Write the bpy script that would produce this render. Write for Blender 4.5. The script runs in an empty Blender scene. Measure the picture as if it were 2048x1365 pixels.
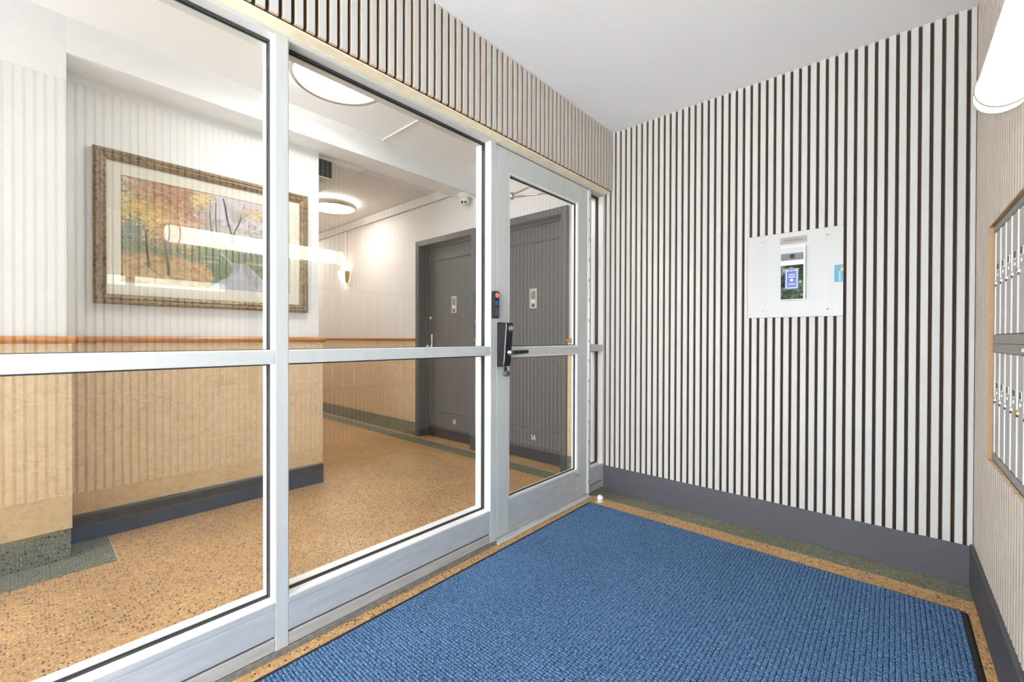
import bpy, math, random
import numpy as np
from mathutils import Vector, Matrix

sc = bpy.context.scene
COL = sc.collection
random.seed(7)

# ------------------------------------------------------------------ camera
YAW, PITCH, ROLL = math.radians(41.592), math.radians(-0.337), math.radians(0.158)
CAM = Vector((1.603, -2.826, 1.116))
cam = bpy.data.cameras.new('camera')
cam.sensor_fit = 'HORIZONTAL'
cam.sensor_width = 36.0
cam.lens = 859.1 / 2048 * 36.0
cam.clip_start = 0.01
camo = bpy.data.objects.new('camera', cam)
COL.objects.link(camo)
fw = Vector((-math.sin(YAW), math.cos(YAW), 0))
rt = Vector((math.cos(YAW), math.sin(YAW), 0))
up = Vector((0, 0, 1))
fw2 = fw * math.cos(PITCH) + up * math.sin(PITCH)
up2 = -fw * math.sin(PITCH) + up * math.cos(PITCH)
rt3 = rt * math.cos(ROLL) + up2 * math.sin(ROLL)
up3 = -rt * math.sin(ROLL) + up2 * math.cos(ROLL)
camo.matrix_world = Matrix(((rt3.x, up3.x, -fw2.x, CAM.x), (rt3.y, up3.y, -fw2.y, CAM.y),
                            (rt3.z, up3.z, -fw2.z, CAM.z), (0, 0, 0, 1)))
sc.camera = camo

# ------------------------------------------------------------------ sky and exposure
SKY = 12.0
w = bpy.data.worlds.new('sky')
sc.world = w
w.use_nodes = True
w.node_tree.nodes['Background'].inputs[0].default_value = (0.89, 0.97, 1.10, 1)
w.node_tree.nodes['Background'].inputs[1].default_value = SKY
for (px, py, pz, pw, ph) in ((0.94, -4.62, 1.2, 1.84, 2.4), (-0.83, -5.82, 1.5, 1.30, 2.0)):    # open entrance, added lobby window opening
    pl = bpy.data.lights.new('daylight_portal', 'AREA')
    pl.shape = 'RECTANGLE'
    pl.size, pl.size_y = pw, ph
    pl.cycles.is_portal = True
    po = bpy.data.objects.new('daylight_portal', pl)
    COL.objects.link(po)
    po.location = (px, py, pz)
    po.rotation_euler = (math.radians(90), 0, 0)
sl = bpy.data.lights.new('sun', 'SUN')
sl.energy = 150.0
sl.color = (1.0, 0.985, 0.96)
sl.angle = math.radians(0.6)
so = bpy.data.objects.new('sun', sl)
COL.objects.link(so)
so.rotation_euler = (math.radians(-32), math.radians(12), 0)     # comes over the roof, lights the pavement outside
vs = sc.view_settings
vs.view_transform = 'Standard'
vs.look = 'None'
vs.exposure = 0.30
vs.gamma = 1.0
vs.use_curve_mapping = False
sc.cycles.use_denoising = True
sc.cycles.max_bounces = 14
sc.cycles.diffuse_bounces = 6
sc.cycles.glossy_bounces = 6
sc.cycles.transparent_max_bounces = 24
sc.cycles.sample_clamp_indirect = 8.0

LAMP_TUBE, LAMP_DISC, LAMP_DISC2, LAMP_SCONCE = 4.9, 25.0, 23.0, 12.0

# ------------------------------------------------------------------ materials
MATS = {}


class NT:
    def __init__(s, name):
        s.m = bpy.data.materials.new(name)
        s.m.use_nodes = True
        s.t = s.m.node_tree
        s.b = s.t.nodes['Principled BSDF']
        s.out = s.t.nodes['Material Output']
        MATS[name] = s.m

    def n(s, typ, **kw):
        nd = s.t.nodes.new(typ)
        for k, v in kw.items():
            setattr(nd, k, v)
        return nd

    def l(s, a, b):
        s.t.links.new(a, b)

    def coords(s, scale=(1, 1, 1), obj=True):
        g = s.n('ShaderNodeNewGeometry')
        mp = s.n('ShaderNodeMapping')
        mp.inputs['Scale'].default_value = scale
        s.l(g.outputs['Position'], mp.inputs['Vector'])
        return mp.outputs['Vector']

    def noise(s, vec, scale, detail=4, rough=0.55, dist=0.0):
        nd = s.n('ShaderNodeTexNoise')
        nd.inputs['Scale'].default_value = scale
        nd.inputs['Detail'].default_value = detail
        nd.inputs['Roughness'].default_value = rough
        nd.inputs['Distortion'].default_value = dist
        s.l(vec, nd.inputs['Vector'])
        return nd.outputs['Fac']

    def ramp(s, fac, stops):
        r = s.n('ShaderNodeValToRGB')
        el = r.color_ramp.elements
        while len(el) < len(stops):
            el.new(0.5)
        for e, (p, c) in zip(el, stops):
            e.position = p
            e.color = (c, c, c, 1) if isinstance(c, (int, float)) else (*c, 1)
        s.l(fac, r.inputs['Fac'])
        return r.outputs['Color']

    def mix(s, fac, a, b, mode='MIX'):
        m = s.n('ShaderNodeMix', data_type='RGBA', blend_type=mode)
        for sock, v in ((m.inputs[0], fac), (m.inputs[6], a), (m.inputs[7], b)):
            if isinstance(v, (int, float)):
                sock.default_value = v
            elif isinstance(v, tuple):
                sock.default_value = (*v, 1)
            else:
                s.l(v, sock)
        return m.outputs[2]

    def math(s, op, a, b=0.0):
        m = s.n('ShaderNodeMath', operation=op)
        for sock, v in ((m.inputs[0], a), (m.inputs[1], b)):
            if isinstance(v, (int, float)):
                sock.default_value = v
            else:
                s.l(v, sock)
        return m.outputs[0]

    def bump(s, h, strength, dist=0.002):
        b = s.n('ShaderNodeBump')
        b.inputs['Strength'].default_value = strength
        b.inputs['Distance'].default_value = dist
        s.l(h, b.inputs['Height'])
        s.l(b.outputs['Normal'], s.b.inputs['Normal'])

    def base(s, c):
        if isinstance(c, tuple):
            s.b.inputs['Base Color'].default_value = (*c, 1)
        else:
            s.l(c, s.b.inputs['Base Color'])

    def set(s, rough=0.5, metal=0.0, spec=0.5, coat=0.0):
        s.b.inputs['Roughness'].default_value = rough
        s.b.inputs['Metallic'].default_value = metal
        s.b.inputs['Specular IOR Level'].default_value = spec
        s.b.inputs['Coat Weight'].default_value = coat
        return s


def plain(name, c, rough=0.5, metal=0.0, var=0.06, scale=20, spec=0.5, bump=0.0, stretch=(1, 1, 1)):
    t = NT(name)
    v = t.coords(stretch)
    n = t.noise(v, scale)
    lo = tuple(x * (1 - var) for x in c)
    hi = tuple(min(1, x * (1 + var)) for x in c)
    t.base(t.ramp(n, [(0.3, lo), (0.7, hi)]))
    t.set(rough, metal, spec)
    if bump:
        t.bump(n, bump)
    return t


plain('slat_face', (0.565, 0.56, 0.53), 0.5, var=0.025, scale=3, stretch=(8, 8, 0.6))
plain('slat_edge', (0.56, 0.43, 0.31), 0.6, var=0.08, scale=60)
plain('board_edge', (0.42, 0.25, 0.12), 0.75, var=0.1, scale=60)
plain('slat_end', (0.62, 0.44, 0.27), 0.75, var=0.08, scale=60)
plain('felt', (0.034, 0.027, 0.024), 0.95, var=0.35, scale=400, spec=0.2)
plain('ceiling_paint', (0.93, 0.93, 0.935), 0.8, var=0.01, scale=2)
plain('plaster', (0.82, 0.82, 0.81), 0.75, var=0.015, scale=40, bump=0.05)
plain('plaster_rough', (0.78, 0.785, 0.77), 0.75, var=0.02, scale=70, bump=0.25)
plain('corridor_paint', (0.74, 0.715, 0.69), 0.85, var=0.012, scale=4, spec=0.2)
plain('aluminium', (0.60, 0.62, 0.60), 0.5, 0.12, var=0.035, scale=5, stretch=(6, 6, 0.7))
plain('aluminium_rail', (0.64, 0.65, 0.64), 0.42, 0.35, var=0.09, scale=9, stretch=(3, 0.8, 5))
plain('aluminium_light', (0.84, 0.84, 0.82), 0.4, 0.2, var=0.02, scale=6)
plain('gasket', (0.03, 0.028, 0.03), 0.55, var=0.2, scale=60)
plain('gap_black', (0.012, 0.011, 0.010), 0.9, var=0.1)
plain('sill_metal', (0.53, 0.53, 0.49), 0.5, 0.25, var=0.12, scale=14, stretch=(2, 0.6, 5))
plain('mortar', (0.20, 0.185, 0.165), 0.9, var=0.3, scale=60, bump=0.4)
plain('cove_base', (0.074, 0.073, 0.082), 0.55, var=0.06, scale=40)
plain('cove_base_dark', (0.070, 0.072, 0.080), 0.4, var=0.12, scale=14)
plain('door_paint', (0.082, 0.075, 0.072), 0.38, var=0.04, scale=12)
plain('kick_plate', (0.050, 0.045, 0.046), 0.4, var=0.05, scale=12)
plain('rail_wood', (0.50, 0.20, 0.055), 0.32, var=0.18, scale=7, stretch=(2, 2, 14))
plain('rubber', (0.012, 0.012, 0.012), 0.65, var=0.15, scale=50)
plain('black_plastic', (0.009, 0.009, 0.010), 0.42, var=0.1, scale=40, spec=0.3)
plain('grey_plastic', (0.10, 0.10, 0.10), 0.4, var=0.08, scale=40)
plain('white_plastic', (0.78, 0.78, 0.74), 0.4, var=0.015, scale=20)
plain('chrome', (0.80, 0.80, 0.79), 0.18, 1.0, var=0.03, scale=30)
plain('brass', (0.72, 0.52, 0.22), 0.3, 1.0, var=0.06, scale=60)
plain('nickel', (0.60, 0.55, 0.48), 0.3, 1.0, var=0.05, scale=60)
plain('steel_panel', (0.44, 0.43, 0.405), 0.45, 0.2, var=0.03, scale=2.5, stretch=(6, 1, 0.5))
plain('name_plate', (0.22, 0.19, 0.165), 0.4, 0.4, var=0.04, scale=30)
plain('engraving', (0.045, 0.038, 0.034), 0.6, var=0.05)
plain('camera_strip', (0.07, 0.07, 0.073), 0.3, var=0.05)
plain('sticker_blue', (0.03, 0.065, 0.32), 0.35, var=0.06, scale=50)
plain('sticker_teal', (0.02, 0.22, 0.33), 0.35, var=0.08, scale=80)
plain('sticker_white', (0.85, 0.87, 0.93), 0.5, var=0.03)
plain('sticker_orange', (0.80, 0.42, 0.08), 0.45, var=0.08, scale=80)
plain('tape_blue', (0.10, 0.25, 0.48), 0.5, var=0.08, scale=80)
plain('mail_door', (0.56, 0.535, 0.50), 0.42, 0.35, var=0.04, scale=6, stretch=(1, 6, 0.5))
plain('mail_frame', (0.36, 0.345, 0.315), 0.45, 0.45, var=0.07, scale=8, stretch=(1, 1, 5))
plain('mail_edge', (0.88, 0.86, 0.82), 0.4, 0.1, var=0.02)
plain('mail_label', (0.07, 0.065, 0.06), 0.5, var=0.3, scale=300)
plain('mat_board', (0.80, 0.765, 0.66), 0.8, var=0.012, scale=30)
plain('divider', (0.62, 0.57, 0.46), 0.5, 0.3, var=0.1, scale=30)
plain('travertine', (0.93, 0.82, 0.61), 0.4, var=0.08, scale=25)
plain('grout', (0.86, 0.76, 0.58), 0.8, var=0.05)
plain('paving', (0.56, 0.57, 0.58), 0.9, var=0.2, scale=8)
plain('leaf', (0.025, 0.05, 0.014), 0.5, var=0.6, scale=3)
plain('bark', (0.12, 0.08, 0.05), 0.9, var=0.2, scale=30)
plain('brick_paint', (0.5, 0.42, 0.36), 0.8, var=0.1, scale=10)


def emit(name, c, s):
    t = NT(name)
    t.base(c)
    t.b.inputs['Emission Color'].default_value = (*c, 1)
    t.b.inputs['Emission Strength'].default_value = s
    t.set(0.4)


emit('tube_glow', (0.91, 1.0, 0.92), LAMP_TUBE)
emit('cap_glow', (0.91, 1.0, 0.92), 3.4)
emit('disc_glow', (1.0, 0.975, 0.95), LAMP_DISC)
emit('disc_glow_dim', (1.0, 0.975, 0.95), LAMP_DISC * 0.5)
emit('disc_glow_warm', (1.0, 0.94, 0.885), LAMP_DISC2)
emit('sconce_glow', (1.0, 0.86, 0.70), LAMP_SCONCE)
emit('red_light', (1.0, 0.10, 0.06), 1.6)
plain('lamp_end', (0.26, 0.27, 0.21), 0.35, var=0.02)


def thin_glass(name, f0, tint):
    t = NT(name)
    t.t.nodes.remove(t.b)
    g = t.n('ShaderNodeNewGeometry')
    d = t.n('ShaderNodeVectorMath', operation='DOT_PRODUCT')
    t.l(g.outputs['Incoming'], d.inputs[0])
    t.l(g.outputs['Normal'], d.inputs[1])
    c = t.math('ABSOLUTE', d.outputs['Value'])
    k = t.math('POWER', t.math('SUBTRACT', 1.0, c), 5.0)
    f = t.math('ADD', t.math('MULTIPLY', k, 1 - f0), f0)
    tr = t.n('ShaderNodeBsdfTransparent')
    tr.inputs[0].default_value = (*tint, 1)
    gl = t.n('ShaderNodeBsdfGlossy')
    gl.inputs['Roughness'].default_value = 0.0
    gl.inputs['Color'].default_value = (1, 1, 1, 1)
    mx = t.n('ShaderNodeMixShader')
    t.l(f, mx.inputs[0])
    t.l(tr.outputs[0], mx.inputs[1])
    t.l(gl.outputs[0], mx.inputs[2])
    t.l(mx.outputs[0], t.out.inputs['Surface'])


thin_glass('glass', 0.060, (0.985, 0.995, 0.985))
thin_glass('picture_glass', 0.05, (1, 1, 1))


def stone():
    t = NT('marble')
    v = t.coords()
    oi = t.n('ShaderNodeObjectInfo')
    add = t.n('ShaderNodeVectorMath', operation='ADD')
    sc_ = t.n('ShaderNodeVectorMath', operation='SCALE')
    cb = t.n('ShaderNodeCombineXYZ')
    t.l(oi.outputs['Random'], cb.inputs[0])
    t.l(oi.outputs['Random'], cb.inputs[1])
    t.l(oi.outputs['Random'], cb.inputs[2])
    t.l(cb.outputs[0], sc_.inputs[0])
    sc_.inputs['Scale'].default_value = 13.0
    t.l(v, add.inputs[0])
    t.l(sc_.outputs[0], add.inputs[1])
    v = add.outputs[0]
    big = t.noise(v, 3.0, 5, 0.6)
    fine = t.noise(v, 28, 6, 0.65, 0.6)
    c = t.ramp(big, [(0.28, (0.61, 0.445, 0.265)), (0.5, (0.68, 0.52, 0.32)), (0.75, (0.73, 0.59, 0.39))])
    c = t.mix(0.55, c, t.ramp(fine, [(0.3, (0.57, 0.385, 0.215)), (0.55, (0.71, 0.55, 0.35)), (0.8, (0.79, 0.66, 0.46))]))
    ve = t.noise(v, 9.0, 7, 0.62, 1.6)
    vein = t.ramp(t.math('ABSOLUTE', t.math('SUBTRACT', ve, 0.5)), [(0.0, 1.0), (0.016, 0.0)])
    msk = t.ramp(t.noise(v, 4.0, 2), [(0.38, 0.0), (0.6, 0.75)])
    c = t.mix(t.math('MULTIPLY', vein, msk), c, (0.42, 0.25, 0.13))
    t.base(c)
    t.set(0.28, 0, 0.5)


stone()


def terrazzo(name, matrix, chips, dark, dark_amt, tone=(1, 1, 1), scale=125, rough=0.28):
    t = NT(name)
    v = t.coords()
    wob = t.n('ShaderNodeTexNoise')
    wob.inputs['Scale'].default_value = 90
    t.l(v, wob.inputs['Vector'])
    vm = t.n('ShaderNodeVectorMath', operation='MULTIPLY_ADD')
    t.l(wob.outputs['Color'], vm.inputs[0])
    vm.inputs[1].default_value = (0.006, 0.006, 0.006)
    t.l(v, vm.inputs[2])
    vo = t.n('ShaderNodeTexVoronoi')
    vo.inputs['Scale'].default_value = scale
    t.l(vm.outputs[0], vo.inputs['Vector'])
    sep = t.n('ShaderNodeSeparateColor')
    t.l(vo.outputs['Color'], sep.inputs[0])
    n = len(chips)
    c = t.ramp(sep.outputs[0], [(i / n, ch) for i, ch in enumerate(chips)])
    t.t.nodes[-1] if False else None
    edge = t.ramp(vo.outputs['Distance'], [(0.40, 0.0), (0.62, 1.0)])
    c = t.mix(edge, c, matrix)
    # dark chips at their own scale
    vo2 = t.n('ShaderNodeTexVoronoi')
    vo2.inputs['Scale'].default_value = scale * 0.72
    t.l(vm.outputs[0], vo2.inputs['Vector'])
    sep2 = t.n('ShaderNodeSeparateColor')
    t.l(vo2.outputs['Color'], sep2.inputs[0])
    pick = t.ramp(sep2.outputs[1], [(1 - dark_amt - 0.01, 0.0), (1 - dark_amt, 1.0)])
    inn = t.ramp(vo2.outputs['Distance'], [(0.34, 1.0), (0.42, 0.0)])
    c = t.mix(t.math('MULTIPLY', pick, inn), c, dark)
    big = t.noise(v, 2.2, 3)
    c = t.mix(1.0, c, t.ramp(big, [(0.3, tuple(0.72 * x for x in tone)), (0.7, tuple(min(1, 0.92 * x) for x in tone))]), 'MULTIPLY')
    t.base(c)
    t.set(rough, 0, 0.5)


terrazzo('terrazzo', (0.60, 0.345, 0.135),
         [(0.70, 0.42, 0.17), (0.60, 0.34, 0.125), (0.80, 0.55, 0.26), (0.50, 0.24, 0.095), (0.74, 0.48, 0.21), (0.86, 0.66, 0.38), (0.42, 0.23, 0.095)],
         (0.050, 0.034, 0.024), 0.30)
terrazzo('terrazzo_green', (0.20, 0.20, 0.125),
         [(0.13, 0.14, 0.085), (0.36, 0.36, 0.25), (0.20, 0.19, 0.11), (0.50, 0.48, 0.35), (0.10, 0.11, 0.07), (0.28, 0.26, 0.16)],
         (0.035, 0.035, 0.028), 0.28)


def carpet():
    t = NT('carpet_blue')
    v = t.coords()
    n = t.noise(v, 300, 3, 0.7)
    b = t.noise(v, 3.0, 3)
    c = t.ramp(n, [(0.32, (0.014, 0.042, 0.105)), (0.5, (0.068, 0.142, 0.262)), (0.68, (0.25, 0.38, 0.55))])
    c = t.mix(1.0, c, t.ramp(b, [(0.3, (0.92, 0.92, 0.92)), (0.7, (1.0, 1.0, 1.0))]), 'MULTIPLY')
    t.base(c)
    t.set(0.95, 0, 0.1)
    t.bump(n, 0.6, 0.002)


carpet()
plain('carpet_groove', (0.008, 0.030, 0.095), 0.95, var=0.3, scale=300, spec=0.1)


def bronze():
    t = NT('frame_bronze')
    v = t.coords()
    a = t.noise(v, 55, 7, 0.75)
    b = t.noise(v, 9, 4, 0.6)
    c = t.ramp(a, [(0.36, (0.055, 0.038, 0.026)), (0.47, (0.22, 0.148, 0.075)), (0.62, (0.33, 0.23, 0.115)), (0.8, (0.44, 0.34, 0.185))])
    c = t.mix(1.0, c, t.ramp(b, [(0.3, (0.78, 0.76, 0.74)), (0.7, (1, 1, 1))]), 'MULTIPLY')
    t.base(c)
    t.set(0.5, 0.25, 0.5)


bronze()


def attr_mat(name):
    t = NT(name)
    a = t.n('ShaderNodeAttribute')
    a.attribute_name = 'print'
    t.base(a.outputs['Color'])
    t.set(0.8, 0, 0.2)


attr_mat('print')


# ------------------------------------------------------------------ mesh helpers
class MB:
    def __init__(s):
        s.v, s.f, s.m, s.sm = [], [], [], []

    def add(s, verts, faces, m=0, smooth=False):
        o = len(s.v)
        s.v += [tuple(p) for p in verts]
        for i, f in enumerate(faces):
            s.f.append([o + k for k in f])
            s.m.append(m[i] if isinstance(m, (list, tuple)) else m)
            s.sm.append(smooth)
        return s

    def box(s, x0, x1, y0, y1, z0, z1, m=0, b=0.0):
        """axis-aligned box; b bevels all twelve edges"""
        x0, x1 = min(x0, x1), max(x0, x1)
        y0, y1 = min(y0, y1), max(y0, y1)
        z0, z1 = min(z0, z1), max(z0, z1)
        if b <= 0:
            vs_ = [(x, y, z) for x in (x0, x1) for y in (y0, y1) for z in (z0, z1)]
            return s.add(vs_, [(0, 1, 3, 2), (4, 6, 7, 5), (0, 4, 5, 1), (2, 3, 7, 6), (0, 2, 6, 4), (1, 5, 7, 3)], m)
        b = min(b, (x1 - x0) * 0.45, (y1 - y0) * 0.45, (z1 - z0) * 0.45)
        vs_, idx = [], {}
        X, Y, Z = (x0, x1), (y0, y1), (z0, z1)
        for i in (0, 1):
            for j in (0, 1):
                for k in (0, 1):
                    sx, sy, sz = (1, -1)[i], (1, -1)[j], (1, -1)[k]
                    for a in range(3):
                        p = [X[i] + sx * b, Y[j] + sy * b, Z[k] + sz * b]
                        p[a] = (X[i], Y[j], Z[k])[a]
                        idx[(i, j, k, a)] = len(vs_)
                        vs_.append(tuple(p))
        fs = []
        for i in (0, 1):
            fs.append([idx[(i, 0, 0, 0)], idx[(i, 0, 1, 0)], idx[(i, 1, 1, 0)], idx[(i, 1, 0, 0)]])
            fs.append([idx[(0, i, 0, 1)], idx[(1, i, 0, 1)], idx[(1, i, 1, 1)], idx[(0, i, 1, 1)]])
            fs.append([idx[(0, 0, i, 2)], idx[(0, 1, i, 2)], idx[(1, 1, i, 2)], idx[(1, 0, i, 2)]])
        for i in (0, 1):
            for j in (0, 1):
                fs.append([idx[(i, j, 0, 0)], idx[(i, j, 1, 0)], idx[(i, j, 1, 1)], idx[(i, j, 0, 1)]])
                fs.append([idx[(i, 0, j, 0)], idx[(i, 1, j, 0)], idx[(i, 1, j, 2)], idx[(i, 0, j, 2)]])
                fs.append([idx[(0, i, j, 1)], idx[(1, i, j, 1)], idx[(1, i, j, 2)], idx[(0, i, j, 2)]])
                for k in (0, 1):
                    fs.append([idx[(i, j, k, 0)], idx[(i, j, k, 1)], idx[(i, j, k, 2)]])
        return s.add(vs_, fs, m)

    def tube(s, p0, p1, r0, r1=None, n=16, m=0, caps=True, smooth=True):
        r1 = r0 if r1 is None else r1
        p0, p1 = Vector(p0), Vector(p1)
        d = (p1 - p0).normalized()
        a = d.orthogonal().normalized()
        b = d.cross(a)
        vs_ = []
        for p, r in ((p0, r0), (p1, r1)):
            for k in range(n):
                t = 2 * math.pi * k / n
                vs_.append(p + (a * math.cos(t) + b * math.sin(t)) * r)
        s.add(vs_, [(k, (k + 1) % n, n + (k + 1) % n, n + k) for k in range(n)], m, smooth)
        if caps:
            s.add(vs_, [tuple(range(n - 1, -1, -1)), tuple(range(n, 2 * n))], m)
        return s

    def lathe(s, o, axis, prof, n=32, m=0, smooth=True):
        """prof: (radius, distance along axis); revolved about axis through o"""
        o, d = Vector(o), Vector(axis).normalized()
        a = d.orthogonal().normalized()
        b = d.cross(a)
        vs_, fs = [], []
        for r, h in prof:
            for k in range(n):
                t = 2 * math.pi * k / n
                vs_.append(o + d * h + (a * math.cos(t) + b * math.sin(t)) * max(r, 1e-5))
        for i in range(len(prof) - 1):
            for k in range(n):
                fs.append((i * n + k, i * n + (k + 1) % n, (i + 1) * n + (k + 1) % n, (i + 1) * n + k))
        return s.add(vs_, fs, m, smooth)

    def ring(s, o, axis, R, r, n=40, q=8, m=0, arc=(0, 2 * math.pi), ref=None):
        o, d = Vector(o), Vector(axis).normalized()
        a = (Vector(ref) if ref else d.orthogonal()).normalized()
        b = d.cross(a)
        full = abs(arc[1] - arc[0] - 2 * math.pi) < 1e-6
        rows = n if full else n + 1
        vs_, fs = [], []
        for i in range(rows):
            t = arc[0] + (arc[1] - arc[0]) * i / n
            e = a * math.cos(t) + b * math.sin(t)
            for j in range(q):
                u = 2 * math.pi * j / q
                vs_.append(o + e * (R + r * math.cos(u)) + d * (r * math.sin(u)))
        for i in range(n):
            i2 = (i + 1) % rows
            for j in range(q):
                fs.append((i * q + j, i2 * q + j, i2 * q + (j + 1) % q, i * q + (j + 1) % q))
        return s.add(vs_, fs, m, True)

    def prism(s, pts, axis, a0, a1, m=0):
        """extrude a polygon (two coords) along axis x, y or z; m may give (side, cap0, cap1)"""
        n = len(pts)

        def P(p, a):
            return {'x': (a, p[0], p[1]), 'y': (p[0], a, p[1]), 'z': (p[0], p[1], a)}[axis]
        vs_ = [P(p, a0) for p in pts] + [P(p, a1) for p in pts]
        fs = [(k, (k + 1) % n, n + (k + 1) % n, n + k) for k in range(n)]
        fs += [tuple(range(n - 1, -1, -1)), tuple(range(n, 2 * n))]
        ms = ([m] * (n + 2)) if isinstance(m, int) else list(m)
        return s.add(vs_, fs, ms)

    def mesh(s, name, mats):
        me = bpy.data.meshes.new(name)
        me.from_pydata(s.v, [], s.f)
        for mn in ([mats] if isinstance(mats, str) else mats):
            me.materials.append(MATS[mn])
        me.polygons.foreach_set('material_index', s.m)
        me.polygons.foreach_set('use_smooth', s.sm)
        import bmesh
        bm = bmesh.new()
        bm.from_mesh(me)
        bmesh.ops.remove_doubles(bm, verts=bm.verts, dist=1e-6)
        bmesh.ops.recalc_face_normals(bm, faces=bm.faces)
        bm.to_mesh(me)
        bm.free()
        me.update()
        return me

    def build(s, name, mats, parent=None):
        return put(name, s.mesh(name, mats), parent)


def put(name, me, parent=None, loc=None):
    o = bpy.data.objects.new(name, me)
    COL.objects.link(o)
    if loc is not None:
        o.location = loc
    if parent is not None:
        o.parent = parent
    return o


def tag(o, label, cat, group=None, kind=None):
    o['label'] = label
    o['category'] = cat
    if group:
        o['group'] = group
    if kind:
        o['kind'] = kind
    return o


def thing(name, label, cat, loc=(0, 0, 0), group=None, kind=None):
    """Empty at the thing's base; parts are modelled in world coordinates and offset"""
    o = bpy.data.objects.new(name, None)
    o.empty_display_size = 0.1
    COL.objects.link(o)
    tag(o, label, cat, group, kind)
    return o


def box(name, dims, mat, parent=None, b=0.0):
    return MB().box(*dims, b=b).build(name, mat, parent)


def text_mesh(body, size, mat, depth=0.0008):
    cu = bpy.data.curves.new('lettering', 'FONT')
    cu.body = body
    cu.size = size
    cu.extrude = depth
    cu.align_x = 'CENTER'
    cu.align_y = 'CENTER'
    ob = bpy.data.objects.new('lettering_tmp', cu)
    COL.objects.link(ob)
    bpy.context.view_layer.update()
    me = bpy.data.meshes.new_from_object(ob.evaluated_get(bpy.context.evaluated_depsgraph_get()))
    bpy.data.objects.remove(ob)
    bpy.data.curves.remove(cu)
    me.materials.clear()
    me.materials.append(MATS[mat])
    return me


def place_text(name, body, size, mat, parent, loc, rot, sx=1.0):
    me = text_mesh(body, size, mat)
    me.transform(Matrix.Translation(loc) @ Matrix(rot).to_4x4() @ Matrix.Diagonal((sx, 1, 1, 1)))
    return put(name, me, parent)


ROT_Y = ((1, 0, 0), (0, 0, -1), (0, 1, 0))       # lettering on a wall that faces -Y

# ------------------------------------------------------------------ key sizes
ZC = 2.612          # vestibule ceiling
ZL = 2.735          # lobby ceiling
XR = 1.878          # right slat faces
ZB = 0.1824         # baseboard top
XH = 0.0706         # header slat faces
ZH = 2.186          # header bottom
YE = -4.60          # street end
YL0 = -5.80         # far left end of the lobby
FD = 0.115          # depth of the metal framing
GX = -0.056         # glass plane
PX0, PX1, PZ0, PZ1 = 0.957, 1.4065, 1.2395, 1.7130   # intercom panel
MBY0, MBY1, MBZ0, MBZ1 = -1.74, -0.361, 0.655, 1.552  # mailbox opening (y0 away from corner)

# ================================================================== SETTING
# ---- floors
fl = MB().box(-6.6, 1.99, YE, 0.34, -0.12, 0.0).box(-1.95, 0.02, YL0, YE, -0.12, 0.0).build('floor', 'terrazzo')
tag(fl, 'tan speckled terrazzo floor with dark chips in vestibule and lobby', 'floor', kind='structure')
MB().box(0.0, 1.88, -0.163, 0.012, -0.02, 0.0012).build('border_band', 'terrazzo_green', fl)
MB().box(-6.6, 0.0 - FD, -0.088, 0.068, -0.02, 0.0012).build('border_band', 'terrazzo_green', fl)
MB().prism([(-1.73, -2.53), (-1.29, -2.53), (-1.29, YL0), (-1.56, YL0), (-1.56, -2.70), (-1.73, -2.70)], 'z', -0.02, 0.0012).build('border_band', 'terrazzo_green', fl)
box('divider_strip', (-6.6, -FD, 0.068, 0.074, -0.02, 0.0020), 'divider', fl)
box('divider_strip', (-1.73, -1.288, -2.531, -2.527, -0.02, 0.0018), 'divider', fl)

# ---- ceilings
ce = box('ceiling', (-FD, 1.99, YE, 0.1, ZC, ZC + 0.05), 'ceiling_paint')
tag(ce, 'flat white ceiling above the blue mat in the vestibule', 'ceiling', kind='structure')
ce2 = box('ceiling_lobby', (-1.52, -FD, YL0, 0.2, ZL, ZL + 0.05), 'ceiling_paint')
tag(ce2, 'white lobby ceiling behind the glass carrying the large round light', 'ceiling', kind='structure')
ce3 = box('ceiling_corridor', (-6.6, -1.74, -0.925, 0.2, 2.72, 2.77), 'corridor_paint')
tag(ce3, 'warm tan corridor ceiling beyond the beam around the smaller round light', 'ceiling', kind='structure')

# ---- slat walls
SW, SP, SD, CH = 0.0275, 0.040, 0.013, 0.0022


def slat_mesh(h, width=SW):
    """slat standing on its local origin: width along x, depth towards -y, height along z"""
    mb = MB()
    p = [(0, 0), (width, 0), (width, -SD + CH), (width - CH, -SD), (CH, -SD), (0, -SD + CH)]
    mb.prism(p, 'z', 0, h, [1, 1, 1, 0, 1, 1, 2, 2])
    return mb.mesh('slat', ['slat_face', 'slat_edge', 'slat_end'])


_slats = {}


def slat(parent, loc, rotz, h, width=SW):
    k = (round(h, 4), round(width, 4))
    if k not in _slats:
        _slats[k] = slat_mesh(h, width)
    o = put('slat', _slats[k], parent, loc)
    o.rotation_euler = (0, 0, rotz)
    return o


# far wall (faces -Y): slat fronts on y = 0
wf = box('wall_far', (0.0, 1.99, SD, 0.10, 0.0, ZC), 'felt')
tag(wf, 'far wall of pale grey vertical slats on black felt around the intercom', 'wall', kind='structure')
k = -1
while True:
    x0 = 0.0185 + SP * k
    k += 1
    x1 = x0 + SW
    if x0 > XR - 0.004:
        break
    w0, w1 = max(x0, 0.001), min(x1, XR - 0.0005)
    if w1 - w0 < 0.003:
        continue
    wd = w1 - w0
    z0 = ZB - 0.002
    if w1 > PX0 + 0.002 and w0 < PX1 - 0.002:
        slat(wf, (w0, SD, z0), 0, PZ0 - z0, wd)
        slat(wf, (w0, SD, PZ1), 0, ZC - PZ1, wd)
        if w0 < PX0 - 0.002:
            slat(wf, (w0, SD, PZ0), 0, PZ1 - PZ0, PX0 - w0 - 0.0005)
        if w1 > PX1 + 0.002:
            slat(wf, (PX1 + 0.0005, SD, PZ0), 0, PZ1 - PZ0, w1 - PX1 - 0.0005)
    else:
        slat(wf, (w0, SD, z0), 0, ZC - z0, wd)

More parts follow.
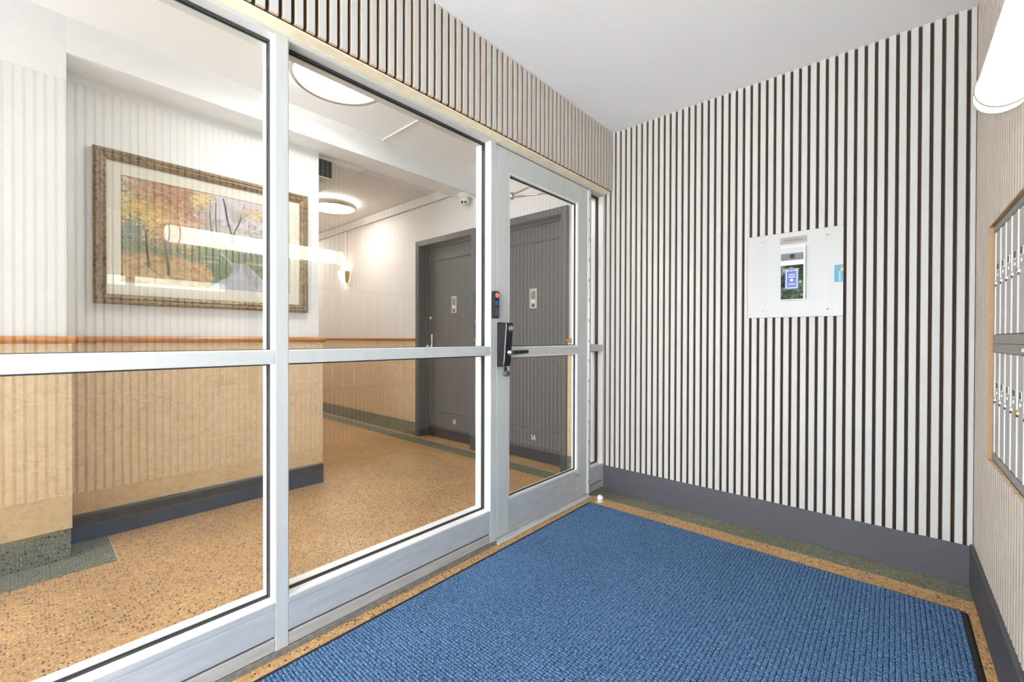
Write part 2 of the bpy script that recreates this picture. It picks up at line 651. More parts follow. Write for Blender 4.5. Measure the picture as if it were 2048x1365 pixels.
# right wall (faces -X): slat fronts on x = XR
wr = MB()
wr.box(XR + SD, 1.99, MBY1, SD, 0, ZC).box(XR + SD, 1.99, YE, MBY0, 0, ZC)
wr.box(XR + SD, 1.99, MBY0, MBY1, 0, MBZ0).box(XR + SD, 1.99, MBY0, MBY1, MBZ1, ZC).box(1.96, 1.99, MBY0, MBY1, MBZ0, MBZ1)
wr = wr.build('wall_right', 'felt')
tag(wr, 'right-hand wall of narrow slats with the mailbox opening cut in', 'wall', kind='structure')
k = 0
while True:
    ya = -0.003 - SP * k          # nearer the corner
    yb = ya - SW
    k += 1
    if yb < YE:
        break
    z0 = ZB + 0.012

    def rs(y1, y0, z, h):
        # slat rotated so that its width runs along -y and its face looks at -x
        slat(wr, (XR + SD, y1, z), -math.pi / 2, h, y1 - y0)
    if ya > MBY0 + 0.002 and yb < MBY1 - 0.002:
        rs(ya, yb, z0, MBZ0 - z0)
        rs(ya, yb, MBZ1, ZC - MBZ1)
        if ya > MBY1 + 0.002:
            rs(ya, MBY1, MBZ0, MBZ1 - MBZ0)
        if yb < MBY0 - 0.002:
            rs(MBY0, yb, MBZ0, MBZ1 - MBZ0)
    else:
        rs(ya, yb, z0, ZC - z0)

# header above the glass partition (faces +X)
wh = box('wall_header', (-FD, XH - SD, YE, SD, ZH, ZC), 'felt')
tag(wh, 'slatted header wall running above the glass partition and door', 'wall', kind='structure')
HP = 0.0403
k = -60
while True:
    y0 = -2.304 + 0.0065 + HP * k
    k += 1
    if y0 > -0.004:
        break
    if y0 < YE:
        continue
    wd = min(SW, -0.0015 - y0)
    if wd < 0.003:
        continue
    # rotate +90: width along +y, face looks at +x
    slat(wh, (XH - SD, y0, ZH + 0.004), math.pi / 2, ZC - ZH - 0.004, wd)

# cream stone soffit under the header, in lengths
trim1 = thing('trim_1', 'cream stone soffit strip under the slatted header', 'trim', kind='structure')
for a, b_ in ((YE, -2.9), (-2.898, -1.93), (-1.928, -0.86), (-0.858, -0.001)):
    MB().box(-FD, XH - SD - 0.001, a, b_, ZH - 0.006, ZH + 0.006, b=0.0015).build('soffit_stone', 'travertine', trim1)

# baseboards
bb = MB().box(0.0, XR, -0.003, SD, 0, ZB, b=0.0015).build('baseboard_far', 'cove_base')
tag(bb, 'blue-grey cove baseboard along the foot of the far slat wall', 'baseboard', kind='structure')
bb = MB().box(1.866, XR + SD, YE, -0.0035, 0, ZB + 0.01, b=0.0015).build('baseboard_right', 'cove_base')
tag(bb, 'dark grey baseboard along the foot of the mailbox wall', 'baseboard', kind='structure')

# street end of the vestibule (behind the camera): wall with the open entrance
we = MB().box(-FD, 0.02, YE - 0.15, YE, 0, ZL + 0.05).box(1.86, 2.1, YE - 0.15, YE, 0, ZL + 0.05).box(0.02, 1.86, YE - 0.15, YE, 2.40, ZL + 0.05)
we = we.build('wall_street', 'plaster')
tag(we, 'white street-side wall with the open entrance to the vestibule', 'wall', kind='structure')

# ---- lobby and corridor shell
XP, XS = -1.52, -1.50      # plaster / stone face of the wall left of the niche
NP, NS = -1.73, -1.71      # plaster / stone face inside the niche
YN0, YN1 = -2.695, -1.33   # niche between these (plaster)
TZ = (0.150, 0.463, 0.789, 1.084)
JW = 0.0016


def tile_panel(parent, plane, at, depth, u0, u1, joints, zs=TZ, flip=1):
    """separate stone tiles on a wall face; plane 'x' or 'y'; at = front face, depth signed to the back"""
    g0, g1 = at + depth * 0.06, at + depth * 0.5
    if plane == 'x':
        MB().box(g0, g1, u0 + 0.0005, u1 - 0.0005, zs[0] + 0.0005, zs[-1] - 0.0005).build('grout', 'grout', parent)
    else:
        MB().box(u0 + 0.0005, u1 - 0.0005, g0, g1, zs[0] + 0.0005, zs[-1] - 0.0005).build('grout', 'grout', parent)
    us = [u0] + sorted(j for j in joints if u0 + 0.02 < j < u1 - 0.02) + [u1]
    for i in range(len(us) - 1):
        for j in range(len(zs) - 1):
            a, b_ = us[i] + JW / 2, us[i + 1] - JW / 2
            z0, z1 = zs[j] + JW / 2, zs[j + 1] - JW / 2
            if plane == 'x':
                d = (at, at + depth, a, b_, z0, z1)
            else:
                d = (a, b_, at, at + depth, z0, z1)
            MB().box(*d, b=0.0006).build('tile', 'marble', parent)


def rail_profile(mb, plane, at, sgn, u0, u1, z0=1.084, z1=1.122, out=0.022):
    """moulded chair rail: at = wall face, sgn = outward direction"""
    p = [(0, z0), (out * 0.35, z0), (out * 0.45, z0 + 0.007), (out * 0.75, z0 + 0.010), (out, z0 + 0.017),
         (out, z0 + 0.027), (out * 0.8, z1 - 0.004), (out * 0.45, z1), (0, z1)]
    pts = [(at + sgn * a, z) for a, z in p]
    if plane == 'x':
        mb.prism(pts, 'y', u0, u1)
    else:
        mb.prism([(q[0], q[1]) for q in pts], 'x', u0, u1)
    return mb


# left wall (beside the niche) + beam
wl = MB()
wl.box(-1.95, XP, YL0, YN0, 0, ZL)
wl = wl.build('wall_left', 'plaster_rough')
tag(wl, 'white plaster wall with cream stone dado left of the picture niche', 'wall', kind='structure')
tile_panel(wl, 'x', XS, -0.021, YL0, -2.6785, [-2.995 - 0.32 * i for i in range(9)])
# return of the dado at the niche corner
for j in range(3):
    MB().box(NP + 0.02, XS - 0.0205, -2.6955, -2.6785, TZ[j] + JW / 2, TZ[j + 1] - JW / 2).build('tile', 'marble', wl)
MB().box(-1.53, -1.4985, YL0, -2.683, 0.0, 0.149, b=0.002).build('plinth', 'terrazzo_green', wl)

beam = MB().box(-1.75, XP, YN0, 0.15, 2.552, ZL).box(-6.6, -1.74, YN1, -0.925, 2.552, 2.80).build('trim_2', 'plaster')
tag(beam, 'white ceiling beam crossing the lobby above the picture niche', 'beam', kind='structure')

# niche wall with its return into the corridor
wn = MB().box(-1.95, NP, YN0, YN1, 0, 2.56).box(-6.6, -1.80, -1.5, YN1, 0, 2.56).build('wall_niche', 'plaster')
tag(wn, 'white niche wall with cream stone dado carrying the framed picture', 'wall', kind='structure')
tile_panel(wn, 'x', NS, -0.021, -2.6775, -1.3065, (-2.600, -2.282, -1.963, -1.645))
us = [-6.5 + 0.32 * i for i in range(16)]
tile_panel(wn, 'y', -1.306, -0.024, -6.5, NS - 0.0215, us)
nb = MB().box(NS + 0.002, NS + 0.020, -2.683, -1.3085, 0, 0.142, b=0.003).build('baseboard_niche', 'cove_base_dark')
tag(nb, 'dark charcoal baseboard under the picture niche', 'baseboard', kind='structure')

# chair rails
mb = MB()
rail_profile(mb, 'x', XS - 0.004, 1, YL0, -2.664)
o = mb.build('trim_3', 'rail_wood')
tag(o, 'orange-brown wooden chair rail on the wall left of the niche', 'trim', kind='structure')
mb = MB()
rail_profile(mb, 'x', NS - 0.004, 1, -2.69, -1.288)
o = mb.build('trim_4', 'rail_wood')
tag(o, 'orange-brown wooden chair rail under the framed picture', 'trim', kind='structure')

# door wall at the back of lobby and corridor (faces -Y)
YD, YDS = 0.145, 0.125
D1 = (-2.485, -1.505)      # frame outer edges, door 1B
D2 = (-1.385, -0.405)      # door 1A
ZD = 2.215
wd_ = MB()
for a, b_ in ((-6.6, D1[0] + 0.02), (D1[1] - 0.02, D2[0] + 0.02), (D2[1] - 0.02, -0.02)):
    wd_.box(a, b_, YD, 0.34, 0, 2.80)
for d in (D1, D2):
    wd_.box(d[0] + 0.02, d[1] - 0.02, YD, 0.34, ZD - 0.02, 2.80)
wd_.box(-6.6, -0.02, 0.34, 0.40, 0, 2.80)
wd_ = wd_.build('wall_back', 'corridor_paint')
tag(wd_, 'warm white back wall holding the two grey apartment doors', 'wall', kind='structure')
tile_panel(wd_, 'y', YDS, 0.021, -6.5, D1[0] - 0.001, [-2.62 - 0.32 * i for i in range(13)])
tile_panel(wd_, 'y', YDS, 0.021, D1[1] + 0.001, D2[0] - 0.001, [])
tile_panel(wd_, 'y', YDS, 0.021, D2[1] + 0.001, -FD, [])
for a, b_ in ((-6.6, D1[0] - 0.001), (D1[1] + 0.001, D2[0] - 0.001), (D2[1] + 0.001, -FD)):
    MB().box(a, b_, YDS - 0.004, YD + 0.01, 0.0, 0.149, b=0.002).build('plinth', 'terrazzo_green', wd_)
for i, (a, b_, lab) in enumerate(((-6.5, D1[0] - 0.001, 'wooden chair rail running along the corridor left of door 1B'),
                                  (D1[1] + 0.001, D2[0] - 0.001, 'short piece of wooden chair rail between doors 1B and 1A'),
                                  (D2[1] + 0.001, -FD, 'short piece of wooden chair rail right of door 1A'))):
    mb = MB()
    rail_profile(mb, 'y', YDS + 0.004, -1, a, b_, z1=1.118)
    tag(mb.build('trim_%d' % (5 + i), 'rail_wood'), lab, 'trim', kind='structure')
cr = MB().box(-6.6, -1.75, YD - 0.016, YD, 2.612, 2.702, b=0.003).box(-6.6, -1.75, YD - 0.020, YD, 2.612, 2.620)
tag(cr.build('trim_8', 'corridor_paint'), 'pale picture rail moulding under the corridor ceiling', 'trim', kind='structure')
wend = box('wall_corridor_end', (-6.7, -6.6, -1.6, 0.4, 0, 2.8), 'corridor_paint')
wls = MB().box(-1.95, -1.48, YL0 - 0.1, YL0, 0, ZL + 0.05).box(-0.18, 0.02, YL0 - 0.1, YL0, 0, ZL + 0.05).box(-1.48, -0.18, YL0 - 0.1, YL0, 0, 0.5).box(-1.48, -0.18, YL0 - 0.1, YL0, 2.5, ZL + 0.05).box(-FD, 0.02, YL0, YE - 0.15, 0, ZL + 0.05).build('wall_lobby_end', 'plaster')  # unseen window opening added to bring more daylight into the lobby
tag(wls, 'white wall closing the lobby at its near end, with an unseen window opening added for daylight', 'wall', kind='structure')
tag(wend, 'pale end wall of the corridor behind the niche corner', 'wall', kind='structure')
wq = box('wall_upper', (-FD, 0.0, YE, 0.15, ZC - 0.005, ZL + 0.05), 'plaster')
tag(wq, 'white strip of wall above the glass partition on the lobby side', 'wall', kind='structure')
wq = box('wall_partition_end', (-FD, 0.0, YE, -3.4435, 0, ZH), 'plaster')
tag(wq, 'solid white stretch of wall where the glass partition ends', 'wall', kind='structure')
wq = box('wall_jamb', (-FD - 0.005, -0.0005, 0.004, 0.40, 0, ZL), 'plaster')
tag(wq, 'narrow white wall end behind the sidelight', 'wall', kind='structure')

# ================================================================== GLASS PARTITION
M1 = (-2.2562, -2.2135)
M2 = (-1.1905, -1.1477)
HJ = (-0.2010, -0.1765)
ZT = 2.166
ZM = (1.0252, 1.0711)
ZS = 0.022           # underside of the sill


def glazed_bay(name, label, y0, y1, left_post, right_post, front_rail=True):
    """fixed bay between y0 and y1 (clear opening); posts given as y ranges belong to this bay"""
    r = thing(name, label, 'window', kind='structure')
    for p in (left_post, right_post):
        if p:
            MB().box(-FD, 0, p[0], p[1], ZS - 0.002, ZT + 0.016, b=0.0015).build('mullion', 'aluminium', r)
    MB().box(-FD, 0, y0 + 0.0003, y1 - 0.0003, ZT, ZT + 0.014, b=0.001).build('head_rail', 'aluminium', r)
    MB().box(-FD + 0.004, -0.0006, y0 + 0.0003, y1 - 0.0003, ZM[0], ZM[1], b=0.0015).build('mid_rail', 'aluminium', r)
    MB().box(-FD, 0, y0 + 0.0003, y1 - 0.0003, 0.170, 0.194, b=0.0015).build('bottom_rail', 'aluminium_rail', r)
    MB().box(-FD, -0.0004, y0 + 0.0003, y1 - 0.0003, 0.075, 0.1690, b=0.001).build('bottom_rail', 'aluminium_rail', r)
    box('shadow_gap', (-FD + 0.01, -0.012, y0 + 0.0003, y1 - 0.0003, 0.064, 0.0755), 'gap_black', r)
    MB().box(-FD, -0.001, y0 + 0.0003, y1 - 0.0003, ZS, 0.0660, b=0.0015).build('sill', 'sill_metal', r)
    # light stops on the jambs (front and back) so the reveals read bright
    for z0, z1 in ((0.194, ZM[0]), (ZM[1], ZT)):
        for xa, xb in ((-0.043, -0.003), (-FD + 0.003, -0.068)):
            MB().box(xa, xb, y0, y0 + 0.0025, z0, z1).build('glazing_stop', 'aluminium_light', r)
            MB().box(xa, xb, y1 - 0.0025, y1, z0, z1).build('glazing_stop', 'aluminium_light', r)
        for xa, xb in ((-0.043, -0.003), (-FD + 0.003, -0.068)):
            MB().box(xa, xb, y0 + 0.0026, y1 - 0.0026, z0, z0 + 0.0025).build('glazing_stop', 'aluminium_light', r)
        g = MB()
        t_ = 0.007
        for xa, xb in ((-0.066, -0.0595), (-0.0525, -0.0445)):
            g.box(xa, xb, y0, y0 + t_, z0, z1).box(xa, xb, y1 - t_, y1, z0, z1)
            g.box(xa, xb, y0 + t_, y1 - t_, z1 - t_, z1).box(xa, xb, y0 + t_, y1 - t_, z0, z0 + t_ * 0.6)
        g.build('gasket', 'gasket', r)
        box('pane', (GX - 0.003, GX + 0.003, y0 + 0.001, y1 - 0.001, z0 + 0.001, z1 - 0.001), 'glass', r)
    return r


glazed_bay('window_1', 'large aluminium-framed glass bay in front of the picture, nearest the camera', -3.40, M1[0], (-3.443, -3.40), M1)
glazed_bay('window_2', 'aluminium-framed glass bay between the tall mullion and the glass door', M1[1], M2[0], None, M2)
glazed_bay('window_3', 'narrow aluminium sidelight between door hinge and far slat wall', HJ[1], -0.006, HJ, (-0.006, 0.0035))
box('mortar_bed', (-FD - 0.004, 0.006, -3.443, -1.1477, 0, ZS - 0.0025), 'mortar', bpy.data.objects['window_1'])
box('mortar_bed', (-FD - 0.004, 0.006, -0.2010, 0.0035, 0, ZS - 0.0025), 'mortar', bpy.data.objects['window_3'])
MB().box(-FD, 0, M2[1], HJ[0], ZT + 0.002, ZT + 0.014, b=0.001).build('head_rail', 'aluminium', bpy.data.objects['window_3'])

# ---- glass door
dr = thing('door_1', 'aluminium glass entrance door with black lock and lever', 'door', kind='structure')
DY0, DY1 = -1.1455, -0.2275
DT = 0.045
SL, SR = -1.0475, -0.345       # glass opening
ZTR, ZBR = 2.040, 0.217
for a, b_, nm in ((DY0, SL, 'stile'), (SR, DY1, 'stile')):
    MB().box(-DT, 0, a, b_, 0.030, 2.1615, b=0.0015).build(nm, 'aluminium', dr)
MB().box(-DT, -0.0004, SL, SR, ZTR, 2.1615, b=0.001).build('top_rail', 'aluminium', dr)
MB().box(-DT, -0.0004, SL, SR, 0.030, ZBR, b=0.001).build('bottom_rail', 'aluminium_rail', dr)
MB().box(-DT + 0.002, -0.0006, SL, SR, 1.018, 1.062, b=0.0015).build('mid_rail', 'aluminium', dr)
for z0, z1 in ((ZBR, 1.018), (1.062, ZTR)):
    bead = MB()
    for xa, xb in ((-0.0165, -0.002), (-DT + 0.002, -0.0285)):
        q = 0.009
        bead.box(xa, xb, SL, SL + q, z0, z1).box(xa, xb, SR - q, SR, z0, z1)
        bead.box(xa, xb, SL + q, SR - q, z0, z0 + q).box(xa, xb, SL + q, SR - q, z1 - q, z1)
    bead.build('glazing_bead', 'aluminium_light', dr)
    g = MB()
    q = 0.013
    for xa, xb in ((-0.0192, -0.0166), (-0.0284, -0.0258)):
        g.box(xa, xb, SL, SL + q, z0, z1).box(xa, xb, SR - q, SR, z0, z1)
        g.box(xa, xb, SL + q, SR - q, z0, z0 + q).box(xa, xb, SL + q, SR - q, z1 - q, z1)
    g.build('gasket', 'gasket', dr)
    box('pane', (-0.0255, -0.0195, SL + 0.001, SR - 0.001, z0 + 0.001, z1 - 0.001), 'glass', dr)
# continuous hinge with its bearings
h = MB().box(-0.012, 0.004, -0.2272, -0.2180, 0.030, 2.158, b=0.001)
h.tube((0.004, -0.2115, 0.030), (0.004, -0.2115, 2.158), 0.0062, n=12)
hg = h.build('hinge', 'aluminium_light', dr)
for k in range(15):
    z = 0.10 + k * 0.1415
    MB().box(0.0, 0.0107, -0.2215, -0.2095, z, z + 0.022, b=0.001).build('hinge_bearing', 'sill_metal', hg)
box('door_gap', (-0.04, -0.012, DY0 - 0.0015, DY1 + 0.012, 2.1615, 2.1665), 'gap_black', dr)
# threshold
th = MB().box(-FD, 0.004, M2[1], HJ[0], 0, 0.024, b=0.001).box(0.004, 0.022, M2[1] + 0.004, HJ[0] - 0.004, 0, 0.011, b=0.002)
for k in range(3):
    th.box(-0.012 - 0.012 * k, -0.007 - 0.012 * k, M2[1] + 0.002, HJ[0] - 0.002, 0.024, 0.0262)
tho = th.build('threshold', 'aluminium_rail')
tag(tho, 'ribbed aluminium threshold under the glass door', 'threshold')
tp = MB()
for i, (a, b_) in enumerate((((0, -0.372, 0.188), (0, -0.345, 0.1855)), ((0, -0.352, 0.1895), (0, -0.320, 0.186)))):
    tp.box(-0.0004, 0.0009, a[1], b_[1], b_[2] - 0.003, a[2])
tp.build('tape_mark', 'tape_blue', dr)

# ---- door closer arm on the lobby side
dc = thing('door_closer', 'metal door closer with folding arm behind the top of the glass door', 'door closer')
MB().box(-0.095, -0.0455, -0.62, -0.36, 2.075, 2.135, b=0.004).build('body', 'aluminium', dc)
MB().tube((-0.07, -0.545, 2.070), (-0.07, -0.545, 2.080), 0.016).build('spindle', 'chrome', dc)
arm = MB().tube((-0.395, -0.580, 2.120), (-0.07, -0.600, 2.148), 0.0065, n=8).tube((-0.395, -0.580, 2.104), (-0.075, -0.545, 2.074), 0.0065, n=8)
arm.build('arm', 'nickel', dc)
MB().tube((-0.395, -0.580, 2.094), (-0.395, -0.580, 2.132), 0.015).tube((-0.395, -0.580, 2.086), (-0.395, -0.580, 2.094), 0.009).build('elbow', 'chrome', dc)
MB().box(-FD + 0.02, -0.05, -0.625, -0.575, 2.140, 2.1635, b=0.002).build('bracket', 'aluminium', dc)

# ---- lock
lk = thing('door_lock', 'black push-code lock body with lever handle on the glass door', 'door lock')
LY0, LY1 = -1.1445, -1.0850
mb = MB()
side = [(0.0, 0.962), (0.046, 0.966), (0.052, 1.000), (0.068, 1.185), (0.066, 1.200), (0.0, 1.204)]
mb.prism(side, 'y', LY0, LY1)
bd = mb.build('body', 'black_plastic', lk)
md = bd.modifiers.new('bevel', 'BEVEL')
md.width = 0.004
md.segments = 2
md.limit_method = 'ANGLE'
MB().prism([(0.0445, 0.972), (0.0475, 0.972), (0.0535, 1.000), (0.0692, 1.185), (0.0675, 1.196), (0.0655, 1.196)], 'y', LY0 + 0.0025, LY0 + 0.0055).build('edge_trim', 'aluminium', bd)
MB().lathe((0.062, -1.108, 1.171), (1, 0, -0.08), [(0.0001, 0.0), (0.0175, 0.0), (0.0175, 0.010), (0.014, 0.014), (0.0001, 0.014)]).build('cylinder_guard', 'grey_plastic', lk)
MB().lathe((0.074, -1.107, 1.170), (1, 0, -0.08), [(0.0001, 0.0), (0.0085, 0.0), (0.0085, 0.006), (0.0001, 0.0065)]).build('key_cylinder', 'chrome', lk)
lv = MB().lathe((0.053, -1.108, 1.041), (1, 0, 0), [(0.0001, 0), (0.0150, 0), (0.0150, 0.010), (0.010, 0.014), (0.009, 0.034), (0.0001, 0.036)])
lvo = lv.build('spindle', 'chrome', lk)
le = MB()
le.prism([(-1.118, 1.030), (-0.996, 1.035), (-0.992, 1.039), (-0.992, 1.050), (-0.996, 1.053), (-1.118, 1.052)], 'x', 0.084, 0.100)
leo = le.build('lever', 'black_plastic', lk)
md = leo.modifiers.new('bevel', 'BEVEL')
md.width = 0.004
md.segments = 2
MB().box(0.083, 0.0855, -1.122, -1.100, 1.029, 1.053, b=0.001).build('lever_collar', 'chrome', leo)
MB().box(0.030, 0.044, -1.121, -1.107, 0.935, 0.9625, b=0.002).build('stem', 'black_plastic', lk)
MB().lathe((0.026, -1.108, 0.927), (1, 0, 0), [(0.0001, 0), (0.0165, 0), (0.0175, 0.004), (0.0175, 0.018), (0.0155, 0.022), (0.0001, 0.022)]).build('key_cover', 'grey_plastic', lk)

# ---- access reader
rd = thing('access_reader', 'slim black keypad reader with red light on the mullion', 'card reader')
RY0, RY1 = -1.1890, -1.1465
MB().box(0.0003, 0.024, RY0, RY1, 1.224, 1.368, b=0.004).build('body', 'black_plastic', rd)
MB().box(0.0238, 0.0252, RY0 + 0.005, RY1 - 0.005, 1.330, 1.363, b=0.001).build('light_window', 'kick_plate', rd)
MB().ring((0.0256, (RY0 + RY1) / 2, 1.3465), (1, 0, 0), 0.0095, 0.0024).tube((0.0245, (RY0 + RY1) / 2, 1.3465), (0.0262, (RY0 + RY1) / 2, 1.3465), 0.0035).build('indicator', 'red_light', rd)
MB().box(0.0238, 0.0248, RY0 + 0.007, RY1 - 0.009, 1.290, 1.318, b=0.001).build('screen', 'sticker_blue', rd)
mb = MB()
for k in range(4):
    mb.box(0.0236, 0.0250, RY0 + 0.007, RY1 - 0.009, 1.236 + k * 0.012, 1.244 + k * 0.012, b=0.001)
mb.build('keys', 'grey_plastic', rd)

# ---- floor door stop
ds = thing('door_stop', 'small white domed door stop on the floor at the mat corner', 'door stop')
MB().lathe((0.108, -0.228, 0), (0, 0, 1), [(0.0001, 0), (0.021, 0), (0.022, 0.005), (0.0001, 0.005)]).build('base', 'white_plastic', ds)
MB().lathe((0.108, -0.228, 0.005), (0, 0, 1), [(0.012, 0), (0.014, 0.010)] + [(0.0205 * math.cos(a), 0.020 + 0.0205 * math.sin(a)) for a in [math.radians(-40 + 13 * i) for i in range(11)]]).build('bumper', 'white_plastic', ds)

# ================================================================== MAT
mt = thing('entrance_mat', 'blue ribbed entrance mat with black rubber border', 'mat')
MX0, MX1, MY0, MY1 = 0.058, 1.838, -2.95, -0.284
BW = 0.022


def rounded(x0, x1, y0, y1, r, n=6):
    pts = []
    for cx, cy, a0 in ((x1 - r, y1 - r, 0), (x0 + r, y1 - r, 90), (x0 + r, y0 + r, 180), (x1 - r, y0 + r, 270)):
        for i in range(n + 1):
            a = math.radians(a0 + 90 * i / n)
            pts.append((cx + r * math.cos(a), cy + r * math.sin(a)))
    return pts


mb = MB()
lo = rounded(MX0, MX1, MY0, MY1, 0.022)
hi = rounded(MX0 + 0.008, MX1 - 0.008, MY0 + 0.008, MY1 - 0.008, 0.016)
n_ = len(lo)
vs_ = [(x, y, 0.0014) for x, y in lo] + [(x, y, 0.0055) for x, y in hi]
mb.add(vs_, [(i, (i + 1) % n_, n_ + (i + 1) % n_, n_ + i) for i in range(n_)] + [tuple(range(n_, 2 * n_)), tuple(range(n_ - 1, -1, -1))])
mb.build('rubber_border', 'rubber', mt)
cx0, cx1, cy0, cy1 = MX0 + BW, MX1 - BW, MY0 + BW, MY1 - BW * 0.7
MB().prism(rounded(cx0, cx1, cy0, cy1, 0.008, 3), 'z', 0.0050, 0.0062).build('backing', 'carpet_groove', mt)
# raised nubs: tens of thousands, joined into one part
rng = np.random.default_rng(3)
px_, py_ = 0.0155, 0.0122
nx = int((cx1 - cx0) / px_)
ny = int((cy1 - cy0) / py_)
gx, gy = np.meshgrid(cx0 + (np.arange(nx) + 0.5) * (cx1 - cx0) / nx, cy0 + (np.arange(ny) + 0.5) * (cy1 - cy0) / ny, indexing='ij')
gx = gx.ravel() + rng.normal(0, 0.0005, nx * ny)
gy = gy.ravel() + rng.normal(0, 0.0006, nx * ny)
N = gx.size
hx, hy = 0.0070, 0.0055
base = np.array([(-1, -1), (1, -1), (1, 1), (-1, 1)], float)
ht = 0.0098 + rng.normal(0, 0.0007, N)
V = np.zeros((N, 8, 3))
for i, (a, b_) in enumerate(base):
    V[:, i, 0] = gx + a * hx
    V[:, i, 1] = gy + b_ * hy
    V[:, i, 2] = 0.0058
    V[:, 4 + i, 0] = gx + a * hx * 0.74 + rng.normal(0, 0.0006, N)
    V[:, 4 + i, 1] = gy + b_ * hy * 0.74 + rng.normal(0, 0.0006, N)
    V[:, 4 + i, 2] = ht
F = np.array([(4, 5, 6, 7), (0, 1, 5, 4), (1, 2, 6, 5), (2, 3, 7, 6), (3, 0, 4, 7)])
FF = (F[None] + 8 * np.arange(N)[:, None, None]).reshape(-1, 4)
me = bpy.data.meshes.new('pile')
me.vertices.add(N * 8)
me.vertices.foreach_set('co', V.ravel())
me.loops.add(FF.size)
me.loops.foreach_set('vertex_index', FF.ravel().astype(np.int32))
me.polygons.add(len(FF))
me.polygons.foreach_set('loop_start', (np.arange(len(FF)) * 4).astype(np.int32))
me.update(calc_edges=True)
me.validate()
me.materials.append(MATS['carpet_blue'])
pile = put('pile', me, mt)
pile['kind'] = 'stuff'

# ================================================================== INTERCOM PANEL
ip = thing('intercom_panel', 'square brushed steel intercom panel set into the far slat wall', 'intercom')
pn = MB().box(PX0, PX1, -0.0045, SD, PZ0, PZ1, b=0.0012).build('panel', 'steel_panel', ip)
for (x, z) in ((1.033, 1.675), (1.337, 1.674), (1.340, 1.278), (1.036, 1.279)):
    MB().lathe((x, -0.0045, z), (0, -1, 0), [(0.0045, 0), (0.0042, 0.0012), (0.0001, 0.0016)], n=16).build('screw', 'nickel', pn)
np_ = MB().box(1.122, 1.248, -0.0062, -0.0044, 1.649, 1.685, b=0.0006).build('name_plate', 'name_plate', ip)
for x in (1.131, 1.239):
    MB().lathe((x, -0.0062, 1.667), (0, -1, 0), [(0.0042, 0), (0.0038, 0.0010), (0.0001, 0.0014)], n=14).build('screw', 'chrome', np_)
place_text('lettering', 'THE SHORELINE', 0.0165, 'engraving', np_, (1.185, -0.0063, 1.667), ROT_Y, 0.76)
UX0, UX1, UZ0, UZ1 = 1.128, 1.244, 1.334, 1.632
UF = -0.0225
MB().box(UX0 + 0.004, UX1 - 0.0005, UF + 0.0045, -0.0046, UZ0 + 0.001, UZ1 - 0.001, b=0.002).build('housing', 'grey_plastic', ip)  # dark plastic puts the shadow of the unit's right side into its colour
MB().box(UX0, UX1, UF + 0.0012, UF + 0.0050, UZ0, UZ1, b=0.0015).build('bezel', 'aluminium_light', ip)
MB().box(UX0 + 0.001, UX1 - 0.009, UF, UF + 0.003, 1.592, 1.625, b=0.0008).build('upper_plate', 'steel_panel', ip)
cs = MB().box(UX0 + 0.001, UX1 - 0.009, UF - 0.0006, UF + 0.003, 1.5535, 1.5915, b=0.0008).build('camera_strip', 'camera_strip', ip)
CXM = (UX0 + UX1) / 2 - 0.003
MB().ring((CXM, UF - 0.0010, 1.575), (0, 1, 0), 0.0085, 0.0030, n=28).build('lens_ring', 'gap_black', cs)
MB().lathe((CXM, UF - 0.0012, 1.575), (0, -1, 0), [(0.006, 0), (0.0045, 0.002), (0.0001, 0.003)], n=18).build('lens', 'grey_plastic', cs)
MB().box(UX0 + 0.001, UX1 - 0.009, UF, UF + 0.003, 1.527, 1.5530, b=0.0008).build('middle_plate', 'white_plastic', ip)


def screen_mat():
    t = NT('dark_screen')
    t.base((0.012, 0.014, 0.014))
    t.set(0.03, 0, 1.0, coat=1.0)


screen_mat()
MB().box(UX0 + 0.001, UX1 - 0.009, UF, UF + 0.003, 1.338, 1.5265, b=0.0006).build('screen', 'dark_screen', ip)
BX0, BX1, BZ0, BZ1 = 1.149, 1.213, 1.393, 1.505
st = MB().box(BX0, BX1, UF - 0.0012, UF - 0.0001, BZ0, BZ1).build('notice', 'sticker_blue', ip)
pr = MB()
yq0, yq1 = UF - 0.0018, UF - 0.0011
e_ = 0.005
pr.box(BX0 + e_, BX0 + e_ + 0.0035, yq0, yq1, BZ0 + 0.007, BZ1 - 0.008).box(BX1 - e_ - 0.0035, BX1 - e_, yq0, yq1, BZ0 + 0.007, BZ1 - 0.008)
pr.box(BX0 + e_, BX1 - e_, yq0, yq1, BZ0 + 0.006, BZ0 + 0.0092).box(BX0 + e_, BX1 - e_, yq0, yq1, BZ1 - 0.0115, BZ1 - 0.0085)
pr.box(BX0 + 0.001, BX0 + 0.016, yq0, yq1, BZ1 - 0.006, BZ1 - 0.0025).box(BX1 - 0.020, BX1, yq0, yq1, BZ1 - 0.004, BZ1 - 0.0005)
for z, a, b_ in ((1.4735, 0.020, 0.046), (1.4605, 0.016, 0.049), (1.4215, 0.017, 0.049)):
    x = BX0 + a
    while x < BX0 + b_ - 0.002:
        wdt = random.uniform(0.0022, 0.0045)
        pr.box(x, min(x + wdt, BX0 + b_), yq0, yq1, z - 0.0026, z + 0.0026)
        x += wdt + 0.0009
pr.tube((BX0 + 0.031, yq1, 1.443), (BX0 + 0.031, yq0, 1.443), 0.0075, n=18)
pr.box(BX0 + 0.028, BX0 + 0.034, yq0, yq1, 1.449, 1.4525)
pr.build('print', 'sticker_white', st)
